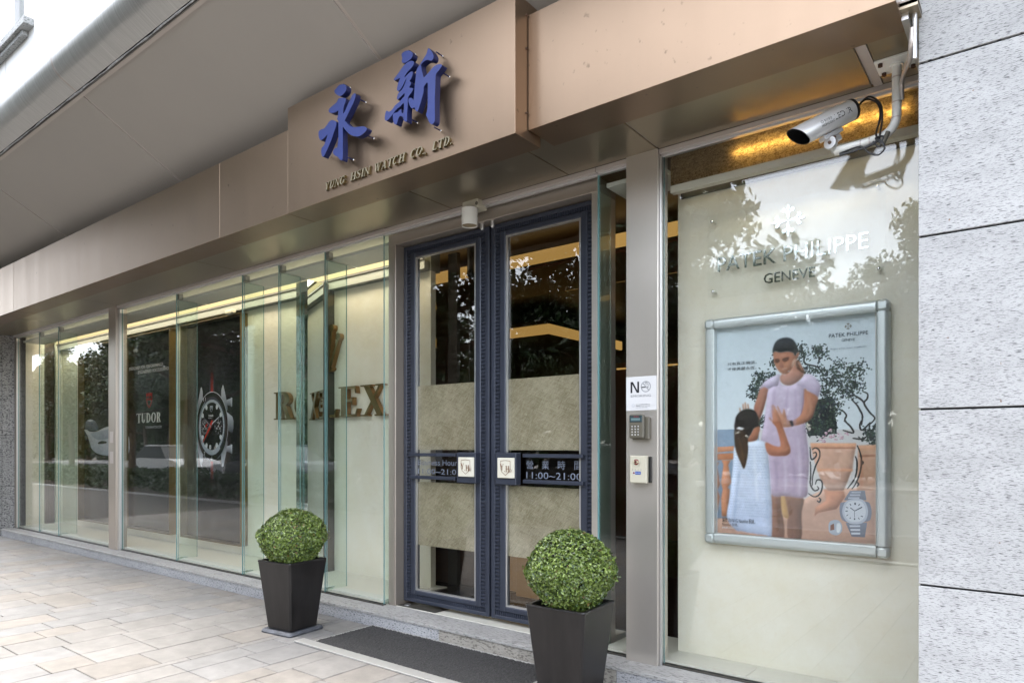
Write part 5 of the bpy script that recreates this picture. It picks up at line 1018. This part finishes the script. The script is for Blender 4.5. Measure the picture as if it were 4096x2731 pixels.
# ================================================================ door mat
dm = thing('door_mat', 'charcoal coil entrance mat in a flat metal edging before the step', 'mat')
mr_ = random.Random(9); mb = MB(); nx, ny = 200, 62; ax0, ax1, ay0, ay1 = -3.806, -2.196, 2.778, 3.268
for j in range(ny + 1):
    for i in range(nx + 1): mb.v.append((ax0 + (ax1 - ax0) * i / nx + mr_.uniform(-.003, .003), ay0 + (ay1 - ay0) * j / ny + mr_.uniform(-.003, .003), .006 + mr_.uniform(0, .009)))
for j in range(ny):
    for i in range(nx): a = j * (nx + 1) + i; mb.f.append((a, a + 1, a + nx + 2, a + nx + 1)); mb.m.append(0)
mb.build('coil_pile', mat('coil_mat', (.050, .048, .047), .65, var=.35, vscale=120, bump=.9, bscale=420), dm)
MB().cbox(-3.93, -2.12, 2.694, 2.776, .0015, .011, .002).build('edging', ALUM := mat('dull_zinc', (.50, .49, .46), .5, .35), dm)
MB().cbox(-3.806, -2.196, 3.269, 3.281, .0015, .013, .002).build('edging', ALUM, dm); MB().cbox(-3.822, -3.808, 2.7765, 3.281, .0015, .012, .002).build('edging', ALUM, dm); MB().cbox(-2.194, -2.18, 2.7765, 3.281, .0015, .012, .002).build('edging', ALUM, dm)
# ================================================================ planters with clipped boxwood
def leaf(mb, c, nrm, L, rnd, col):
    t = nrm.cross(Vector((rnd.uniform(-1, 1), rnd.uniform(-1, 1), rnd.uniform(-1, 1))))
    if t.length < 1e-3: return
    t.normalize(); s = nrm.cross(t) * L * .33; t = t * L; o = len(mb.v)
    d = nrm * L * .12
    mb.v += [tuple(c - t * .5), tuple(c + s + d), tuple(c + t * .5), tuple(c - s + d), tuple(c + t * .12 - d * .3), tuple(c - t * .2 - d * .3)]
    mb.f += [(o, o + 1, o + 4, o + 5), (o + 1, o + 2, o + 4), (o, o + 5, o + 4, o + 3), (o + 3, o + 4, o + 2)]; mb.m += [0] * 4; mb.c += [col] * 6
def boxwood(name, label, c, rx, rz, seed, n=17000, L0=.012, L1=.025):
    t = thing(name, label, 'shrub', 'clipped boxwood balls in pots', loc=c); rnd = random.Random(seed); mb = MB(); mb.c = []
    bumps = [(Vector((rnd.gauss(0, 1), rnd.gauss(0, 1), rnd.gauss(0, 1))).normalized(), rnd.uniform(-.11, .06), rnd.uniform(.05, .22)) for _ in range(60)]
    for k in range(n):
        d = Vector((rnd.gauss(0, 1), rnd.gauss(0, 1), rnd.gauss(0, 1))).normalized(); f = 1.0
        for b_, a, w_ in bumps: f += a * math.exp(-(1 - d.dot(b_)) / (w_ * .25))
        f = max(.82, min(1.06, f)); r_ = f * (1 - abs(rnd.gauss(0, .07)))
        if rnd.random() < .035: r_ *= rnd.uniform(1.0, 1.09)
        p = abs(d.z) ** 1.25 * (1 if d.z > 0 else -1)
        pos = Vector((d.x * rx * r_, d.y * rx * r_, (p if d.z > 0 else max(-.96, p)) * rz * r_))
        nr = (d + Vector((rnd.gauss(0, .6), rnd.gauss(0, .6), rnd.gauss(0, .5) + .25))).normalized()
        g = rnd.random(); v = rnd.uniform(.65, 1.35)
        col = (.145 * v, .212 * v, .038 * v) if g < .6 else ((.25 * v, .335 * v, .075 * v) if g < .82 else ((.055 * v, .10 * v, .026 * v) if g < .985 else (.20 * v, .13 * v, .04 * v)))
        leaf(mb, pos, nr, rnd.uniform(L0, L1), rnd, col)
    mb.build('foliage', LEAF, t)
    br_ = MB(); br_.ball((0, 0, 0), .82 * rx, 20, 12, sc=(1, 1, rz / rx)); br_.build('core_ball', CORE, t)  # solid dark ball added inside to darken the gaps between leaves
    st_ = MB()
    for k in range(7):
        a = rnd.uniform(0, 6.28); st_.tube([(math.cos(a) * .03, math.sin(a) * .03, -rz - .06), (math.cos(a) * .1, math.sin(a) * .1, -rz * .7)], .006, 6)
    st_.build('stem', BARK, t); return t
def planter(label, x, y, rz):
    t = thing('planter', label, 'planter', 'tapered dark planters by the door', loc=(x, y, 0), rot=(0, 0, R(rz)))
    def sq(a, z, c): return [(sx * (a - (c if q == 0 else 0)), sy * (a - (c if q == 1 else 0)), z) for sx, sy, q in ((-1, -1, 0), (1, -1, 0), (1, -1, 1), (1, 1, 1), (1, 1, 0), (-1, 1, 0), (-1, 1, 1), (-1, -1, 1))]
    prf = [(.118, .03, .008), (.120, .034, .010), (.168, .492, .012), (.1705, .50, .012), (.168, .5055, .010), (.150, .5055, .008), (.147, .50, .008), (.143, .42, .008)]
    vs = [v for a, z, c in prf for v in sq(a, z, c)]
    ordr = [0, 1, 2, 3, 4, 5, 6, 7]; mb = MB(); fs = [(i * 8 + k, i * 8 + (k + 1) % 8, (i + 1) * 8 + (k + 1) % 8, (i + 1) * 8 + k) for i in range(len(prf) - 1) for k in range(8)]
    fs.append(tuple(range(8))[::-1]); mb.add(vs, fs); mb.build('pot', POT, t)
    MB().cbox(-.143, .143, -.143, .143, .40, .46, .01).build('soil', SOILP, t)
    s = MB(); pf = [(.150, .0005), (.154, .010), (.148, .022), (.140, .028), (.132, .024), (.120, .024)]; vs = [v for a, z in pf for v in sq(a, z, .012)]
    fs = [(i * 8 + k, i * 8 + (k + 1) % 8, (i + 1) * 8 + (k + 1) % 8, (i + 1) * 8 + k) for i in range(len(pf) - 1) for k in range(8)] + [tuple(range(40, 48)), tuple(range(8))[::-1]]
    s.add(vs, fs); s.build('saucer', SLATEP, t, smooth=True); return t
planter('tapered black square planter standing left of the door mat', -4.19, 2.865, 6); planter('tapered black square planter nearest the camera, right of the door mat', -1.90, 2.935, 3)
boxwood('boxwood_ball', 'clipped boxwood ball in the left planter, beside the glass', (-4.19, 2.865, .655), .243, .205, 21)
boxwood('boxwood_ball', 'clipped boxwood ball in the near right planter, before the navy door', (-1.90, 2.935, .665), .240, .212, 22)
# ================================================================ street side (seen reflected in the glass)
def leafcard(mb, c, L, rnd, col):
    n = Vector((rnd.gauss(0, 1), rnd.gauss(0, 1), rnd.gauss(0, 1) + .4)).normalized(); t = n.cross(Vector((rnd.uniform(-1, 1), rnd.uniform(-1, 1), .3))).normalized(); s = n.cross(t)
    o = len(mb.v); mb.v += [tuple(c - t * L * .6), tuple(c + s * L * .32), tuple(c + t * L * .6), tuple(c - s * L * .32)]; mb.f.append((o, o + 1, o + 2, o + 3)); mb.m.append(0); mb.c += [col] * 4
def tree_meshes(seed, H=8.0, n=15000):
    rnd = random.Random(seed); tr = MB(); cl = []
    tr.tube([(0, 0, -.15), (.03, .02, .4), (-.04, .03, 1.6), (.06, -.05, 3.0), (.02, .0, 4.6), (.15, .1, 6.4)], [.24, .18, .15, .13, .09, .03], 10)
    for k in range(11):
        a = k * 2.4 + rnd.uniform(-.4, .4); z = 2.4 + k * .38; L = rnd.uniform(1.5, 2.9) * (1 - k * .035)
        e = Vector((math.cos(a) * L, math.sin(a) * L, z + rnd.uniform(.5, 1.5))); m_ = Vector((math.cos(a) * L * .45, math.sin(a) * L * .45, z + .25))
        tr.tube([(0, 0, z), tuple(m_), tuple(e)], [.075, .05, .02], 6)
        for q in range(4):
            f = rnd.uniform(.45, 1.1); c = Vector((0, 0, z)).lerp(e, f) + Vector((rnd.gauss(0, .35), rnd.gauss(0, .35), rnd.gauss(.2, .3))); cl.append((c, rnd.uniform(.45, .95)))
    lf = MB(); lf.c = []
    for k in range(n):
        c, s = rnd.choice(cl); d = Vector((rnd.gauss(0, 1), rnd.gauss(0, 1), rnd.gauss(0, .6))); d = d.normalized() * s * rnd.random() ** .45
        v = rnd.uniform(.6, 1.4); leafcard(lf, c + d, rnd.uniform(.10, .2), rnd, (.038 * v, .080 * v, .018 * v))
    return tr, lf
tr, lf = tree_meshes(5, n=20000)
TL = ['street tree on the hedge strip, nearest the doors', 'second street tree along the hedge strip', 'third street tree along the hedge strip', 'fourth street tree along the hedge strip', 'fifth street tree along the hedge strip', 'sixth street tree along the hedge strip', 'seventh, small street tree along the hedge strip', 'eighth, small street tree along the hedge strip, farthest off']
t0 = thing('street_tree', TL[0] + ', with leafy spreading crown', 'tree', 'street trees on the hedge strip'); tk0 = tr.build('trunk', BARK, t0, smooth=True); cr0 = lf.build('crown', TREEL, t0)
def place_tree(i, x, y, s, rz, label, grp):
    t = t0.copy(); COL.objects.link(t)
    t.location = (x, y, -.02); t.scale = (s, s, s); t.rotation_euler = (0, 0, rz); t['label'] = label; t['group'] = grp
    for ch in (tk0, cr0): c = ch.copy(); COL.objects.link(c); c.parent = t
NEAR = [(-5.7, -3.5, .92, 0), (-9.8, -3.3, 1.05, 1.3), (-13.2, -3.5, 1.15, 2.9), (-16.8, -3.3, 1.18, 4.1), (-20.4, -3.4, 1.1, 5.2), (-24.5, -3.5, .75, .7), (-29.5, -3.4, .66, 1.9), (-35.0, -3.5, .66, 3.3)]
t0.location = (NEAR[0][0], NEAR[0][1], -.02); t0.scale = (NEAR[0][2],) * 3
for i, (x, y, s, r_) in enumerate(NEAR[1:]): place_tree(i, x, y, s, r_, TL[i + 1] + ', with leafy spreading crown', 'street trees on the hedge strip')
fr_ = random.Random(17)
for i in range(24): place_tree(i, -98 + i * 4.4 + fr_.uniform(-.8, .8), -19.5 + fr_.uniform(-2, 1), fr_.uniform(.95, 1.25), fr_.uniform(0, 6.2), 'green roadside tree in the row across the street', 'trees across the street')
hd = MB(); hd.c = []; hr = random.Random(6)
for k in range(26000):
    x = hr.uniform(-42, -3); f = hr.random(); y = -3.9 + 1.9 * hr.random(); z = .55 + .1 * math.sin(x * 1.3) * math.sin(x * .37) - hr.random() ** 2 * .5
    if hr.random() < .4: y = -2.0 + hr.uniform(-.06, .06)
    v = hr.uniform(.6, 1.4); leafcard(hd, Vector((x, y, z)), hr.uniform(.07, .13), hr, (.038 * v, .082 * v, .018 * v))
hd.build('hedge', TREEL, None, kind='stuff')
fw = MB(); fw.c = []
for k in range(34000):
    x = hr.uniform(-110, 12); z = hr.random() ** .8 * (6.6 + .7 * math.sin(x * .31) + .5 * math.sin(x * .83)); y = -21.5 + hr.uniform(-1, 1); v = hr.uniform(.5, 1.4)
    leafcard(fw, Vector((x, y, z)), hr.uniform(.45, .9), hr, (.034 * v, .072 * v, .017 * v))
fw.build('far_wood', TREEL, None, kind='stuff')
CARG = mat('grey_car_paint', (.10, .105, .11), .25, .5, coat=.15); CARP = mat('silver_car_paint', (.50, .51, .53), .25, .5, coat=.15); CARD = mat('dark_car_paint', (.03, .035, .05), .25, .3, coat=.15); CARW = mat('white_car_paint', (.75, .75, .74), .3, 0, coat=.15)
CGL = mat('car_glass', (.015, .02, .022), .45, spec=.15); RUB = mat('tyre_rubber', (.02, .02, .02), .8); LAMPC = mat('lamp_glass', (.75, .76, .75), .1); TAIL = mat('tail_lamp_red', (.35, .01, .01), .2)
def car(label, x, y, paint):
    t = thing('parked_car', label, 'car', 'cars parked across the hedge', loc=(x, y, -.12)); W_ = .88
    low = [(-2.2, .28), (-2.2, .72), (-2.05, .88), (-1.0, .95), (1.25, .93), (2.0, .82), (2.2, .62), (2.2, .3), (1.75, .22), (-1.8, .22)]
    MB().prism(low, -W_, W_).build('body', paint, t)
    def cab(a, z0, z1, i): return None
    C = MB(); vs = []
    for yy, zz, xs in ((.84, .94, (-1.75, 1.05)), (.66, 1.43, (-1.1, .25))):
        for xx in xs: vs += [(xx, -yy, zz), (xx, yy, zz)]
    C.add(vs, [(0, 1, 5, 4), (2, 6, 7, 3), (0, 4, 6, 2), (1, 3, 7, 5), (4, 5, 7, 6)]); C.build('window_band', CGL, t)
    MB().cbox(-1.12, .27, -.67, .67, 1.425, 1.465, .02).build('roof', paint, t)
    for xx in (-1.35, 1.35):
        for sy in (-1, 1):
            w_ = MB().cyl((xx, sy * .70, .32), .32, (0, sy, 0), .19, 24).build('wheel', RUB, t); MB().cyl((xx, sy * .885, .32), .2, (0, sy, 0), .012, 16).build('rim', ALU, w_)
    for sy in (-.62, .62): MB().cbox(2.13, 2.215, sy - .18, sy + .18, .62, .74, .02).build('headlight', LAMPC, t); MB().cbox(-2.215, -2.13, sy - .18, sy + .18, .66, .8, .02).build('taillight', TAIL, t)
car('grey saloon car parked beyond the hedge, nearest the doors', -7.5, -6.6, CARG); car('dark saloon car parked beyond the hedge, second along', -14, -6.6, CARD); car('dark saloon car parked beyond the hedge, third along', -20.5, -6.7, CARD); car('white saloon car parked beyond the hedge, farthest along', -28, -6.6, CARW)
